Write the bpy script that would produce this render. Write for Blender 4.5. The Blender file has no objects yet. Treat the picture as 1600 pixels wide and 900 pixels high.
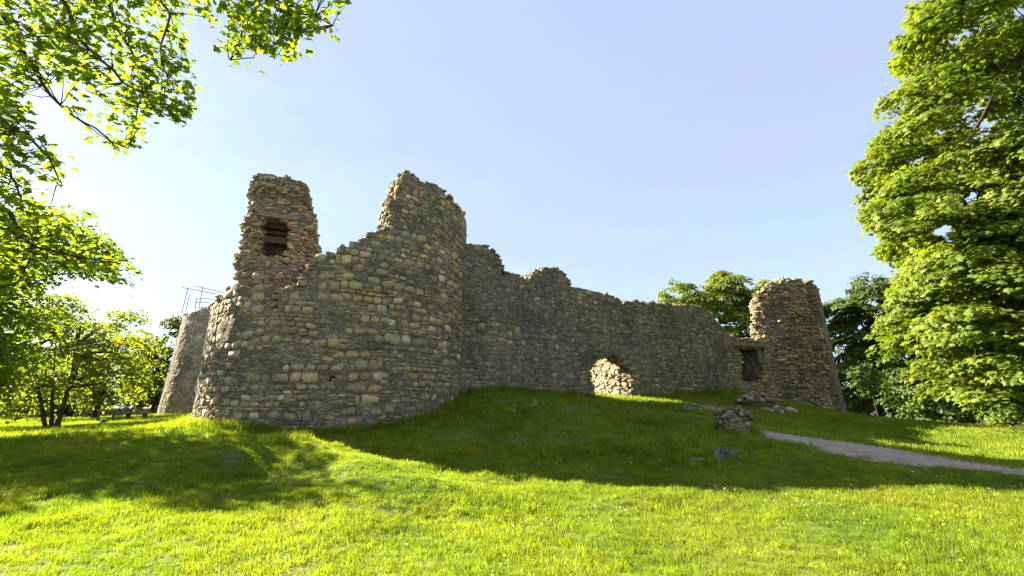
import bpy, math, random
import numpy as np
from mathutils import Vector, Matrix

SC = bpy.context.scene
COL = SC.collection
rad = math.radians

# ------------------------------------------------------------------ camera, sky, sun, exposure
F_PX, EYE = 711.0, 1.6                      # focal length in pixels of a 1600 wide frame, eye height
PITCH = math.atan(200 / F_PX)
cam_d = bpy.data.cameras.new('camera')
cam = bpy.data.objects.new('camera', cam_d)
COL.objects.link(cam)
cam_d.sensor_width = 36.0
cam_d.lens = 36.0 * F_PX / 1600.0
cam_d.clip_end = 5000
cam.location = (0, 0, EYE)
cam.rotation_euler = (math.pi / 2 + PITCH, 0, 0)
SC.camera = cam

SUN_AZ, SUN_EL = 63.5, 30.0                 # azimuth left of the view direction, elevation
sun_to = Vector((-math.sin(rad(SUN_AZ)) * math.cos(rad(SUN_EL)), math.cos(rad(SUN_AZ)) * math.cos(rad(SUN_EL)), math.sin(rad(SUN_EL))))
world = bpy.data.worlds.new('World')
SC.world = world
world.use_nodes = True
wn, wl = world.node_tree.nodes, world.node_tree.links
wn.clear()
sky = wn.new('ShaderNodeTexSky')
sky.sky_type = 'NISHITA'
sky.sun_disc = False
sky.sun_elevation = rad(SUN_EL)
sky.sun_rotation = rad(-SUN_AZ)
sky.altitude = 20
sky.air_density = 1.0
sky.dust_density = 0.25
sky.ozone_density = 1.6
bg = wn.new('ShaderNodeBackground')
bg.inputs['Strength'].default_value = 0.073
wo = wn.new('ShaderNodeOutputWorld')
veil = wn.new('ShaderNodeMix')                  # thin high haze over the whole sky
veil.data_type = 'RGBA'
tc = wn.new('ShaderNodeTexCoord')
mpw = wn.new('ShaderNodeMapping')
mpw.inputs['Scale'].default_value = (1.2, 1.2, 5.0)
wl.new(tc.outputs['Generated'], mpw.inputs['Vector'])
nzw = wn.new('ShaderNodeTexNoise')
nzw.inputs['Scale'].default_value = 1.6
nzw.inputs['Detail'].default_value = 5
wl.new(mpw.outputs[0], nzw.inputs['Vector'])
mrw = wn.new('ShaderNodeMapRange')              # uneven wisps in the veil
mrw.inputs['From Min'].default_value = 0.3
mrw.inputs['From Max'].default_value = 0.72
mrw.inputs['To Min'].default_value = 0.66
mrw.inputs['To Max'].default_value = 0.84
wl.new(nzw.outputs['Fac'], mrw.inputs['Value'])
wl.new(mrw.outputs[0], veil.inputs[0])
veil.inputs[7].default_value = (1.32, 1.49, 1.95, 1)
wl.new(sky.outputs[0], veil.inputs[6])
wl.new(veil.outputs[2], bg.inputs['Color'])
wl.new(bg.outputs[0], wo.inputs['Surface'])

sun_d = bpy.data.lights.new('sun', 'SUN')
sun_d.energy = 5.0
sun_d.angle = rad(0.55)
sun_d.color = (1.0, 0.90, 0.73)
sun = bpy.data.objects.new('sun', sun_d)
COL.objects.link(sun)
sun.rotation_euler = (-sun_to).to_track_quat('-Z', 'Y').to_euler()
sun.location = sun_to * 60

SC.view_settings.view_transform = 'Standard'
SC.view_settings.look = 'None'
SC.view_settings.gamma = 1.0
SC.view_settings.exposure = 2.65

# ------------------------------------------------------------------ small maths
RNG = np.random.default_rng(7)


def at(x, y, depth):
    """World point at a given forward distance along the sight line of a photo position."""
    u, v = (x - 800) / F_PX, (450 - y) / F_PX
    r = np.array([u, math.cos(PITCH) - v * math.sin(PITCH), math.sin(PITCH) + v * math.cos(PITCH)])
    return r * (depth / r[1]) + np.array([0, 0, EYE])


def proj(p):
    p = np.asarray(p, float) - np.array([0, 0, EYE])
    f = p[..., 1] * math.cos(PITCH) + p[..., 2] * math.sin(PITCH)
    up = -p[..., 1] * math.sin(PITCH) + p[..., 2] * math.cos(PITCH)
    f = np.where(np.abs(f) < 1e-3, 1e-3, f)
    x, y = 800 + F_PX * p[..., 0] / f, 450 - F_PX * up / f
    return np.where(f > 0, x, -9999), np.where(f > 0, y, -9999)


def in_poly(px, py, poly):
    px, py = np.asarray(px, float), np.asarray(py, float)
    res = np.zeros(px.shape, bool)
    n = len(poly)
    for i in range(n):
        x1, y1 = poly[i]
        x2, y2 = poly[(i + 1) % n]
        c = ((y1 > py) != (y2 > py)) & (px < (x2 - x1) * (py - y1) / (y2 - y1 + 1e-12) + x1)
        res ^= c
    return res


def _h(ix, iy, iz, seed):
    n = (ix * 374761393 + iy * 668265263 + iz * 2147483647 * 3 + seed * 1274126177) & 0xFFFFFFFF
    n = ((n ^ (n >> 13)) * 1274126177) & 0xFFFFFFFF
    n = ((n ^ (n >> 16)) * 2246822519) & 0xFFFFFFFF
    return ((n ^ (n >> 15)) & 0xFFFFFF) / float(0xFFFFFF)


def vnoise(x, y, z=0.0, seed=0):
    """smooth value noise in -1..1"""
    x, y, z = np.broadcast_arrays(np.asarray(x, float), np.asarray(y, float), np.asarray(z, float))
    ix, iy, iz = np.floor(x).astype(np.int64), np.floor(y).astype(np.int64), np.floor(z).astype(np.int64)
    fx, fy, fz = x - ix, y - iy, z - iz
    fx, fy, fz = fx * fx * (3 - 2 * fx), fy * fy * (3 - 2 * fy), fz * fz * (3 - 2 * fz)
    r = 0
    for a in (0, 1):
        for b in (0, 1):
            for c in (0, 1):
                w = (fx if a else 1 - fx) * (fy if b else 1 - fy) * (fz if c else 1 - fz)
                r = r + w * _h(ix + a, iy + b, iz + c, seed)
    return r * 2 - 1


def fbm(x, y, z=0.0, seed=0, oct=4):
    r, a = 0, 1.0
    for k in range(oct):
        r = r + a * vnoise(np.asarray(x) * 2 ** k, np.asarray(y) * 2 ** k, np.asarray(z) * 2 ** k, seed + k)
        a *= 0.5
    return r


# ------------------------------------------------------------------ mesh and object helpers
def mesh_np(name, V, Fa, smooth=False, attrs=None):
    """mesh from numpy arrays; Fa is one array or a list of arrays of equal sized faces"""
    if isinstance(Fa, np.ndarray):
        Fa = [Fa]
    Fa = [np.asarray(f, np.int32) for f in Fa if len(f)]
    me = bpy.data.meshes.new(name)
    V = np.asarray(V, np.float32)
    me.vertices.add(len(V))
    me.vertices.foreach_set('co', V.ravel())
    loops = np.concatenate([f.ravel() for f in Fa])
    tot = np.concatenate([np.full(len(f), f.shape[1], np.int32) for f in Fa])
    start = np.concatenate([[0], np.cumsum(tot)[:-1]]).astype(np.int32)
    me.loops.add(len(loops))
    me.loops.foreach_set('vertex_index', loops)
    me.polygons.add(len(tot))
    me.polygons.foreach_set('loop_start', start)
    me.polygons.foreach_set('loop_total', tot)
    me.polygons.foreach_set('use_smooth', np.full(len(tot), smooth, bool) if np.isscalar(smooth) else smooth)
    me.update(calc_edges=True)
    for k, (kind, arr) in (attrs or {}).items():
        a = me.attributes.new(k, kind, 'POINT')
        a.data.foreach_set('color' if kind == 'FLOAT_COLOR' else 'vector' if kind == 'FLOAT_VECTOR' else 'value', np.asarray(arr, np.float32).ravel())
    return me


def link(name, me, m=None, parent=None, kind=None, loc=None):
    o = bpy.data.objects.new(name, me)
    COL.objects.link(o)
    if m is not None and not (me.materials and len(me.materials)):
        me.materials.append(m)
    if parent is not None:
        o.parent = parent
        o.location = -parent.location if loc is None else loc
    elif loc is not None:
        o.location = loc
    if kind:
        o['kind'] = kind
    return o


def thing(name, label, cat, loc=(0, 0, 0), group=None):
    o = bpy.data.objects.new(name, None)
    COL.objects.link(o)
    o.empty_display_size = 0.3
    o.location = tuple(float(c) for c in loc)
    tag(o, label, cat, group)
    return o


def tag(o, label, cat, group=None):
    o['label'] = label
    o['category'] = cat
    if group:
        o['group'] = group


class MB:
    """collects boxes and tubes and links them as one mesh object"""

    def __init__(self):
        self.V, self.Q, self.n = [], [], 0

    def add(self, V, Q):
        V = np.asarray(V, float)
        self.V.append(V)
        self.Q.append(np.asarray(Q) + self.n)
        self.n += len(V)

    def box(self, c, ax, ay, az):
        """centre and three half axis vectors"""
        c, ax, ay, az = (np.asarray(q, float) for q in (c, ax, ay, az))
        V = [c + sx * ax + sy * ay + sz * az for sx in (-1, 1) for sy in (-1, 1) for sz in (-1, 1)]
        self.add(V, [(0, 1, 3, 2), (4, 6, 7, 5), (0, 4, 5, 1), (2, 3, 7, 6), (0, 2, 6, 4), (1, 5, 7, 3)])

    def tube(self, pts, rads, n=6):
        pts = np.asarray(pts, float)
        rads = np.broadcast_to(np.asarray(rads, float), (len(pts),))
        V = []
        ref = np.array([0.31, 0.77, 0.55])
        for i, p in enumerate(pts):
            d = pts[min(i + 1, len(pts) - 1)] - pts[max(i - 1, 0)]
            d = d / (np.linalg.norm(d) + 1e-9)
            a = np.cross(d, ref)
            a /= np.linalg.norm(a) + 1e-9
            b = np.cross(d, a)
            for k in range(n):
                t = 2 * math.pi * k / n
                V.append(p + rads[i] * (math.cos(t) * a + math.sin(t) * b))
        Q = [(i * n + k, i * n + (k + 1) % n, (i + 1) * n + (k + 1) % n, (i + 1) * n + k) for i in range(len(pts) - 1) for k in range(n)]
        self.add(V, Q)

    def mesh(self, name, smooth=False):
        return mesh_np(name, np.concatenate(self.V), np.concatenate(self.Q), smooth)

    def build(self, name, m, parent=None, smooth=False, kind=None):
        return link(name, self.mesh(name, smooth), m, parent, kind)


# ------------------------------------------------------------------ materials
def new_mat(name):
    m = bpy.data.materials.new(name)
    m.use_nodes = True
    nt = m.node_tree
    nt.nodes.clear()
    out = nt.nodes.new('ShaderNodeOutputMaterial')
    return m, nt, out


def N(nt, t, **kw):
    n = nt.nodes.new(t)
    for k, v in kw.items():
        if k in n.inputs:
            n.inputs[k].default_value = v
        else:
            setattr(n, k, v)
    return n


def noise(nt, scale, detail=3, rough=0.55, vec=None):
    n = N(nt, 'ShaderNodeTexNoise', Scale=scale, Detail=detail, Roughness=rough)
    if vec is None:
        vec = N(nt, 'ShaderNodeNewGeometry').outputs['Position']
    nt.links.new(vec, n.inputs['Vector'])
    return n.outputs['Fac']


def ramp(nt, fac, stops):
    r = nt.nodes.new('ShaderNodeValToRGB')
    el = r.color_ramp.elements
    while len(el) < len(stops):
        el.new(0.5)
    for e, (p, c) in zip(el, stops):
        e.position = p
        e.color = (*c, 1) if len(c) == 3 else c
    nt.links.new(fac, r.inputs[0])
    return r.outputs['Color']


def g(v):
    return (v, v, v)


def mix(nt, a, b, fac, mode='MIX'):
    n = nt.nodes.new('ShaderNodeMix')
    n.data_type = 'RGBA'
    n.blend_type = mode
    for sock, val in ((n.inputs[6], a), (n.inputs[7], b), (n.inputs[0], fac)):
        if isinstance(val, bpy.types.NodeSocket):
            nt.links.new(val, sock)
        elif isinstance(val, (int, float)):
            sock.default_value = val
        else:
            sock.default_value = (*val, 1) if len(val) == 3 else val
    return n.outputs[2]


def bump(nt, h, strength, dist):
    b = N(nt, 'ShaderNodeBump', Strength=strength, Distance=dist)
    nt.links.new(h, b.inputs['Height'])
    return b.outputs['Normal']


def principled(nt, out, col, rough=0.9, normal=None, spec=0.25):
    p = nt.nodes.new('ShaderNodeBsdfPrincipled')
    p.inputs['Roughness'].default_value = rough
    p.inputs['Specular IOR Level'].default_value = spec
    if isinstance(col, bpy.types.NodeSocket):
        nt.links.new(col, p.inputs['Base Color'])
    else:
        p.inputs['Base Color'].default_value = (*col, 1)
    if normal is not None:
        nt.links.new(normal, p.inputs['Normal'])
    nt.links.new(p.outputs[0], out.inputs['Surface'])
    return p


def weather(nt, c):
    """broad stains, lime runs and green algae that cross the stones"""
    geo = N(nt, 'ShaderNodeNewGeometry')
    mp = N(nt, 'ShaderNodeMapping')
    mp.inputs['Scale'].default_value = (1.6, 1.6, .35)
    nt.links.new(geo.outputs['Position'], mp.inputs['Vector'])
    c = mix(nt, c, ramp(nt, noise(nt, .55, 4), [(.3, (.84, .84, .80)), (.7, (1.25, 1.2, 1.1))]), 1.0, 'MULTIPLY')
    c = mix(nt, c, (.38, .35, .30), ramp(nt, noise(nt, 1.1, 5, .65, mp.outputs[0]), [(.64, g(0)), (.75, g(.5))]))
    mp2 = N(nt, 'ShaderNodeMapping')
    mp2.inputs['Scale'].default_value = (1.1, 1.1, .45)
    mp2.inputs['Location'].default_value = (31, 7, 3)
    nt.links.new(geo.outputs['Position'], mp2.inputs['Vector'])
    return mix(nt, c, (.10, .10, .06), ramp(nt, noise(nt, .9, 5, .6, mp2.outputs[0]), [(.56, g(0)), (.72, g(.4))]))


def stone_mat(name, source, moss=0.5):
    m, nt, out = new_mat(name)
    if source == 'object':
        base = N(nt, 'ShaderNodeObjectInfo').outputs['Color']
    else:
        base = N(nt, 'ShaderNodeAttribute', attribute_name='stone_colour').outputs['Color']
    c = mix(nt, base, ramp(nt, noise(nt, 7, 4), [(0.25, g(0.62)), (0.75, g(1.34))]), 1.0, 'MULTIPLY')
    c = mix(nt, c, ramp(nt, noise(nt, 38, 3), [(0.3, g(0.74)), (0.7, g(1.22))]), 1.0, 'MULTIPLY')
    c = mix(nt, c, (0.40, 0.39, 0.32), ramp(nt, noise(nt, 13, 2), [(0.62, g(0)), (0.70, g(0.38))]))           # pale lichen
    c = mix(nt, c, (0.20, 0.155, 0.045), ramp(nt, noise(nt, 2.1, 4), [(0.60, g(0)), (0.72, g(0.45))]))         # ochre lichen
    geo = N(nt, 'ShaderNodeNewGeometry')
    sep = nt.nodes.new('ShaderNodeSeparateXYZ')
    nt.links.new(geo.outputs['Normal'], sep.inputs[0])
    up = ramp(nt, sep.outputs['Z'], [(0.35, g(0)), (0.8, g(moss))])
    mo = ramp(nt, noise(nt, 1.3, 4), [(0.5, g(0)), (0.66, g(1))])
    c = mix(nt, c, (0.075, 0.085, 0.022), mix(nt, up, mo, 1.0, 'MULTIPLY'))
    c = weather(nt, c)
    nrm = bump(nt, noise(nt, 26, 5, 0.7), 0.7, 0.03)
    principled(nt, out, c, 0.92, nrm, 0.15)
    return m


def core_mat(name, dark, light, scale=6.5):
    """lime mortar packed with small pinning stones"""
    m, nt, out = new_mat(name)
    geo = N(nt, 'ShaderNodeNewGeometry')
    mp = N(nt, 'ShaderNodeMapping')
    mp.inputs['Scale'].default_value = (1, 1, 1.9)
    nt.links.new(geo.outputs['Position'], mp.inputs['Vector'])
    nz = N(nt, 'ShaderNodeTexNoise', Scale=3.0, Detail=2)
    nt.links.new(mp.outputs[0], nz.inputs['Vector'])
    wv = mix(nt, mp.outputs[0], nz.outputs['Color'], 0.12)
    vo = N(nt, 'ShaderNodeTexVoronoi', Scale=scale)
    nt.links.new(wv, vo.inputs['Vector'])
    sp = nt.nodes.new('ShaderNodeSeparateColor')
    nt.links.new(vo.outputs['Color'], sp.inputs[0])
    mid = tuple((a + b) / 2 for a, b in zip(dark, light))
    c = ramp(nt, sp.outputs[0], [(0.0, dark), (0.5, mid), (1.0, light)])
    c = mix(nt, c, ramp(nt, noise(nt, 17, 4), [(0.3, g(0.6)), (0.7, g(1.3))]), 1.0, 'MULTIPLY')
    c = mix(nt, c, ramp(nt, noise(nt, 0.7, 4), [(0.3, g(0.72)), (0.7, g(1.2))]), 1.0, 'MULTIPLY')
    c = weather(nt, c)
    ed = N(nt, 'ShaderNodeTexVoronoi', Scale=scale, feature='DISTANCE_TO_EDGE')
    nt.links.new(wv, ed.inputs['Vector'])
    hgt = ramp(nt, ed.outputs['Distance'], [(0.0, g(0)), (0.16, g(1))])
    h2 = mix(nt, hgt, noise(nt, 30, 4, 0.7), 0.35)
    principled(nt, out, c, 0.95, bump(nt, h2, 0.9, 0.07), 0.1)
    return m


def plain_mat(name, col, scale=12, var=0.35, rough=0.85, stretch=None, bmp=0.3):
    m, nt, out = new_mat(name)
    geo = N(nt, 'ShaderNodeTexCoord')
    mp = N(nt, 'ShaderNodeMapping')
    mp.inputs['Scale'].default_value = stretch or (1, 1, 1)
    nt.links.new(geo.outputs['Object'], mp.inputs['Vector'])
    f = noise(nt, scale, 4, 0.6, mp.outputs[0])
    c = mix(nt, col, ramp(nt, f, [(0.25, g(1 - var)), (0.75, g(1 + var))]), 1.0, 'MULTIPLY')
    principled(nt, out, c, rough, bump(nt, f, bmp, 0.02), 0.2)
    return m


def leaf_mat(name, dark, mid, light, trans=0.45, glow=1.5):
    m, nt, out = new_mat(name)
    t = N(nt, 'ShaderNodeAttribute', attribute_name='tone').outputs['Fac']
    c = ramp(nt, t, [(0.0, dark), (0.5, mid), (1.0, light)])
    d = nt.nodes.new('ShaderNodeBsdfPrincipled')
    d.inputs['Roughness'].default_value = 0.55
    d.inputs['Specular IOR Level'].default_value = 0.3
    nt.links.new(c, d.inputs['Base Color'])
    tr = nt.nodes.new('ShaderNodeBsdfTranslucent')
    tc = mix(nt, c, (glow * 1.15, glow, glow * 0.35), 1.0, 'MULTIPLY')
    nt.links.new(tc, tr.inputs['Color'])
    mx = nt.nodes.new('ShaderNodeMixShader')
    mx.inputs[0].default_value = trans
    nt.links.new(d.outputs[0], mx.inputs[1])
    nt.links.new(tr.outputs[0], mx.inputs[2])
    nt.links.new(mx.outputs[0], out.inputs['Surface'])
    return m


M = {}
M['stone_obj'] = stone_mat('weathered_stone', 'object')
M['stone_attr'] = stone_mat('weathered_rubble', 'attr')
M['core'] = core_mat('mortar_and_pinnings', (0.15, 0.13, 0.095), (0.31, 0.265, 0.20))
M['core_dark'] = core_mat('dark_curtain_rubble', (0.12, 0.108, 0.085), (0.25, 0.215, 0.165), 5.0)
M['core_pale'] = core_mat('pale_harled_rubble', (0.20, 0.17, 0.135), (0.36, 0.31, 0.255), 4.5)
M['timber'] = plain_mat('grey_timber', (0.20, 0.155, 0.115), 6, 0.45, 0.85, (1, 1, 8))
M['old_timber'] = plain_mat('dark_timber', (0.10, 0.075, 0.055), 6, 0.4, 0.85, (1, 1, 8))
M['bark'] = plain_mat('bark', (0.05, 0.037, 0.026), 9, 0.5, 0.95, (1, 1, 0.35), 0.8)
M['steel'] = plain_mat('galvanised_tube', (0.22, 0.22, 0.23), 20, 0.2, 0.5)
M['rock'] = core_mat('outcrop_rock', (0.10, 0.088, 0.07), (0.22, 0.195, 0.155), 4.0)

# ------------------------------------------------------------------ terrain height
CT = np.array([
    (-11.41, 16.66, 1.38), (-8.99, 14.85, 1.25), (-7.2, 14.51, 1.13), (-5.37, 14.84, 1.06), (-4.16, 15.49, 1.16), (-3.3, 16.3, 1.39), (-2.42, 17.8, 1.83), (-2.05, 18.7, 2.2),
    (-1.84, 19.17, 2.56), (0, 20.5, 2.6), (2.12, 22.1, 2.56), (4.21, 23.6, 2.47), (7.06, 25.7, 2.55), (9.96, 27.9, 2.78), (13.6, 30.6, 3.05),
    (15.0, 31.5, 3.15), (16.85, 32.6, 3.0), (17.84, 32.4, 2.67), (19.54, 31.8, 2.1), (21.73, 31.9, 1.68), (23.37, 33.0, 1.6), (26, 34, 1.35),
    (-12, 2, 0), (0, 2, 0), (12, 2, .1), (-8, 6, 0.05), (-4, 6, 0.02), (0, 6, 0), (4, 6, 0), (8, 6, .1), (-8, 9, .28), (-4, 9, .25), (0, 9, .18), (4, 9, .12), (8, 9, .32), (12, 9, .42), (18, 9, .25),
    (0, 12.5, .75), (-4, 12, .72), (-8, 12, .8), (4, 12.5, .66), (8, 12.5, .75), (4, 16.5, 1.35), (8, 17, 1.3), (1, 17, 1.75), (11, 14, .65),
    (4, 20.5, 2.05), (7, 22.5, 2.1), (10, 22, 1.75), (12.5, 25, 2.0), (12, 20, 1.2),
    (-14, 13, .78), (-14, 18, 1.15), (-20, 20, 1.0), (-22, 25, 1.08), (-30, 30, 1.15), (-24, 36, 1.65), (-40, 40, 1.3), (-24, 47, 1.6), (-20, 10, .45), (-30, 10, .45), (-60, 60, 1.0), (-30, 60, 1.2), (-60, 20, .8),
    (20, 19, .75), (16.5, 15, .45), (24, 24, .95), (28, 29, .95), (32, 38, .9), (40, 30, .5), (30, 20, .3), (40, 60, .8), (20, 60, 1.2), (0, 40, 2.5), (0, 60, 1.5), (60, 60, .5), (60, 20, -.1), (30, 8, -.3),
    (-60, 0, .2), (60, 0, -.6), (0, -10, 0), (-30, -10, 0), (30, -10, -.4), (0, 110, 1.0), (-110, 60, .8), (110, 60, .4), (-110, 110, .8), (110, 110, .4), (-110, -10, 0), (110, -10, -.6)])


def _u(r2):
    return np.where(r2 > 0, r2 * np.log(r2 + 1e-12), 0)


_X = CT[:, :2] / 30
_K = _u(((_X[:, None] - _X[None]) ** 2).sum(-1)) + np.eye(len(CT)) * 2e-3
_P = np.c_[np.ones(len(CT)), _X]
_W = np.linalg.solve(np.block([[_K, _P], [_P.T, np.zeros((3, 3))]]), np.r_[CT[:, 2], 0, 0, 0])


def H0(x, y):
    x, y = np.clip(np.asarray(x, float), -110, 110), np.clip(np.asarray(y, float), -10, 110)
    q = np.stack(np.broadcast_arrays(x, y), -1) / 30
    sh = q.shape[:-1]
    q = q.reshape(-1, 2)
    out = np.empty(len(q))
    for i in range(0, len(q), 20000):
        s = q[i:i + 20000]
        out[i:i + 20000] = _u(((s[:, None] - _X[None]) ** 2).sum(-1)) @ _W[:-3] + _W[-3] + s @ _W[-2:]
    return out.reshape(sh)


def ground_hit(x, y):
    t = np.linspace(3, 90, 4000)
    p = np.stack([at(x, y, d) for d in t])
    d = p[:, 2] - H0(p[:, 0], p[:, 1])
    i = np.where(d < 0)[0]
    return p[i[0]] if len(i) else None


PATH_TOP = [(1140, 663), (1172, 668), (1210, 677), (1250, 683), (1330, 692), (1400, 702), (1440, 709), (1500, 722), (1550, 729), (1600, 735), (1650, 741), (1720, 749), (1850, 766)]
PATH_BOT = [(1140, 668), (1172, 675), (1210, 687), (1250, 698), (1330, 715), (1380, 724), (1420, 728), (1500, 734), (1550, 739), (1600, 743), (1650, 748), (1720, 757), (1850, 778)]


def resample(poly, n):
    poly = np.array(poly, float)
    d = np.r_[0, np.cumsum(np.hypot(*np.diff(poly, axis=0).T))]
    t = np.linspace(0, d[-1], n)
    return np.c_[np.interp(t, d, poly[:, 0]), np.interp(t, d, poly[:, 1])]


P_A = np.array([ground_hit(*q)[:2] for q in PATH_TOP])
P_B = np.array([ground_hit(*q)[:2] for q in PATH_BOT])
P_A, P_B = resample(P_A, 60), resample(P_B, 60)
for _ in range(3):
    P_A[1:-1] = (P_A[:-2] + 2 * P_A[1:-1] + P_A[2:]) / 4
    P_B[1:-1] = (P_B[:-2] + 2 * P_B[1:-1] + P_B[2:]) / 4
PATH_POLY = np.r_[P_A, P_B[::-1]]


def path_dist(x, y):
    """rough distance outside the path band (0 inside)"""
    c = (P_A + P_B) / 2
    hw = np.hypot(*(P_A - P_B).T) / 2
    d = np.hypot(np.asarray(x)[..., None] - c[:, 0], np.asarray(y)[..., None] - c[:, 1]) - hw
    return np.maximum(d.min(-1), 0)


def H(x, y):
    x, y = np.asarray(x, float), np.asarray(y, float)
    near = np.clip((70 - np.hypot(x, y)) / 30, 0, 1)
    flat = np.clip((np.hypot(x, y) - 3) / 4, 0, 1)
    pd = np.clip(path_dist(x, y) / 1.0, 0, 1) if x.size < 400000 else 1
    slope = np.clip(1 - np.abs(y - 10.5) / 5, 0, 1) * np.clip((6 - x) / 5, 0.25, 1)
    slope = slope * np.clip((x + 13) / 5, .1, 1)
    b = 0.075 * fbm(x * .9, y * .9, 0, 3, 3) * (0.3 + slope) + 0.28 * vnoise(x * .33, y * .33, 0, 9) * slope + .13 * vnoise(x * .75, y * 1.1, 0, 29) * slope
    ledge = 0.16 * np.clip(1 - np.abs(y - (17.9 + .9 * (x - 1.5) * .6)) / .35, 0, 1) * np.clip(1 - np.abs(x - 1.5) / 2.2, 0, 1)
    return H0(x, y) + b * near * flat * pd + ledge


# ------------------------------------------------------------------ ground and path
def axis(lo, hi, flo, fhi, step):
    a = list(np.arange(flo, fhi + 1e-6, step))
    s = step
    while a[-1] < hi:
        s *= 1.18
        a.append(a[-1] + s)
    s = step
    while a[0] > lo:
        s *= 1.18
        a.insert(0, a[0] - s)
    return np.array(a)


def grid_faces(nx, ny):
    i, j = np.meshgrid(np.arange(nx - 1), np.arange(ny - 1), indexing='ij')
    a = (i * ny + j).ravel()
    return np.c_[a, a + ny, a + ny + 1, a + 1]


def ground_material():
    m, nt, out = new_mat('meadow_ground')
    c = ramp(nt, noise(nt, 0.45, 5), [(0.3, (0.075, 0.115, 0.014)), (0.55, (0.11, 0.15, 0.018)), (0.75, (0.15, 0.16, 0.03))])
    c = mix(nt, c, ramp(nt, noise(nt, 9, 4), [(0.3, g(0.6)), (0.7, g(1.35))]), 1.0, 'MULTIPLY')
    sa = N(nt, 'ShaderNodeAttribute', attribute_name='soil').outputs['Fac']
    c = mix(nt, c, ramp(nt, noise(nt, 5, 4), [(.3, (.10, .072, .042)), (.7, (.19, .145, .085))]), sa)
    principled(nt, out, c, 0.95, bump(nt, noise(nt, 14, 5, 0.7), 0.8, 0.08), 0.1)
    return m


def soil(x, y):
    """how bare and earthy the turf is"""
    a = np.clip((fbm(x * .8, y * .8, 0, 71, 3) - .95) * 4, 0, 1)
    worn = np.exp(-((x - 7.6) / 1.9) ** 2 - ((y - 18.9) / 2.4) ** 2) + np.exp(-((x - 1.5) / 2.4) ** 2 - ((y - 18.2) / .5) ** 2) + .9 * np.exp(-((x - 11) / 3) ** 2 - ((y - 24.5) / 1.6) ** 2)
    b = np.clip((worn + .55 * fbm(x * 1.3, y * 1.3, 0, 72, 3) - .38) * 3.2, 0, 1)
    edge = np.clip(1 - path_dist(x, y) / .45, 0, 1) * .55 if np.size(x) < 400000 else 0
    return np.maximum(np.maximum(a * .9, b * .8), edge)


M['ground'] = ground_material()
gx, gy = axis(-900, 900, -20, 24, 0.2), axis(-60, 1500, 3, 33, 0.2)
GX, GY = np.meshgrid(gx, gy, indexing='ij')
GZ = H(GX, GY)
g_me = mesh_np('ground', np.stack([GX, GY, GZ], -1).reshape(-1, 3), grid_faces(len(gx), len(gy)), True, {'soil': ('FLOAT', soil(GX, GY).ravel())})
ground = link('ground', g_me, M['ground'], kind='structure')


def HB(x, y):
    """height of the built ground sheet (bilinear)"""
    x, y = np.asarray(x, float), np.asarray(y, float)
    i = np.clip(np.searchsorted(gx, x) - 1, 0, len(gx) - 2)
    j = np.clip(np.searchsorted(gy, y) - 1, 0, len(gy) - 2)
    fx, fy = (x - gx[i]) / (gx[i + 1] - gx[i]), (y - gy[j]) / (gy[j + 1] - gy[j])
    return (GZ[i, j] * (1 - fx) * (1 - fy) + GZ[i + 1, j] * fx * (1 - fy) + GZ[i, j + 1] * (1 - fx) * fy + GZ[i + 1, j + 1] * fx * fy)


def path_material():
    m, nt, out = new_mat('trodden_gravel')
    c = ramp(nt, noise(nt, 1.4, 4), [(0.3, (0.27, 0.205, 0.15)), (0.7, (0.42, 0.335, 0.255))])
    c = mix(nt, c, ramp(nt, noise(nt, 40, 3), [(0.3, g(0.75)), (0.7, g(1.2))]), 1.0, 'MULTIPLY')
    principled(nt, out, c, 0.95, bump(nt, noise(nt, 45, 4), 0.5, 0.03), 0.1)
    return m


n_w = 9
ts = np.linspace(0, 1, n_w)
jit = 0.13 * fbm(np.arange(60) * .5, 3.3, 0, 2, 3)
pa, pb = P_A + jit[:, None] * .8, P_B - jit[::-1][:, None] * .8
pv = pa[:, None] * (1 - ts)[None, :, None] + pb[:, None] * ts[None, :, None]
pz = HB(pv[..., 0], pv[..., 1]) + 0.035 - 0.03 * (np.abs(ts - .5) * 2)[None] ** 4
link('path', mesh_np('path', np.dstack([pv, pz]).reshape(-1, 3), grid_faces(60, n_w), True), path_material(), kind='structure')

# ------------------------------------------------------------------ masonry
_cube = np.array([(x, y, z) for x in (-1, 0, 1) for y in (-1, 0, 1) for z in (-1, 0, 1) if (x, y, z) != (0, 0, 0)], float)
_idx = {tuple(int(c) for c in v): i for i, v in enumerate(_cube)}


def _cube_quads():
    q = []
    for ax in range(3):
        for s in (-1, 1):
            for a in (-1, 0):
                for b in (-1, 0):
                    loop = [(a, b), (a + 1, b), (a + 1, b + 1), (a, b + 1)]
                    f = []
                    for (p, r) in loop:
                        v = [0, 0, 0]
                        v[ax] = s
                        v[(ax + 1) % 3], v[(ax + 2) % 3] = p, r
                        f.append(_idx[tuple(v)])
                    q.append(f if s > 0 else f[::-1])
    return np.array(q)


CQ = _cube_quads()
N_VAR = 18


def stone_shapes(p, jitter, taper, rng):
    out = []
    for _ in range(N_VAR):
        v = _cube / (np.abs(_cube) ** p).sum(1, keepdims=True) ** (1 / p)
        v = v + rng.normal(0, jitter, v.shape) * np.array([1, 1, .8])
        v[:, 0] *= 1 + taper * rng.uniform(-1, 1) * v[:, 1]
        v[:, 1] *= 1 + taper * rng.uniform(-1, 1) * v[:, 0]
        out.append(v)
    return out


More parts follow.
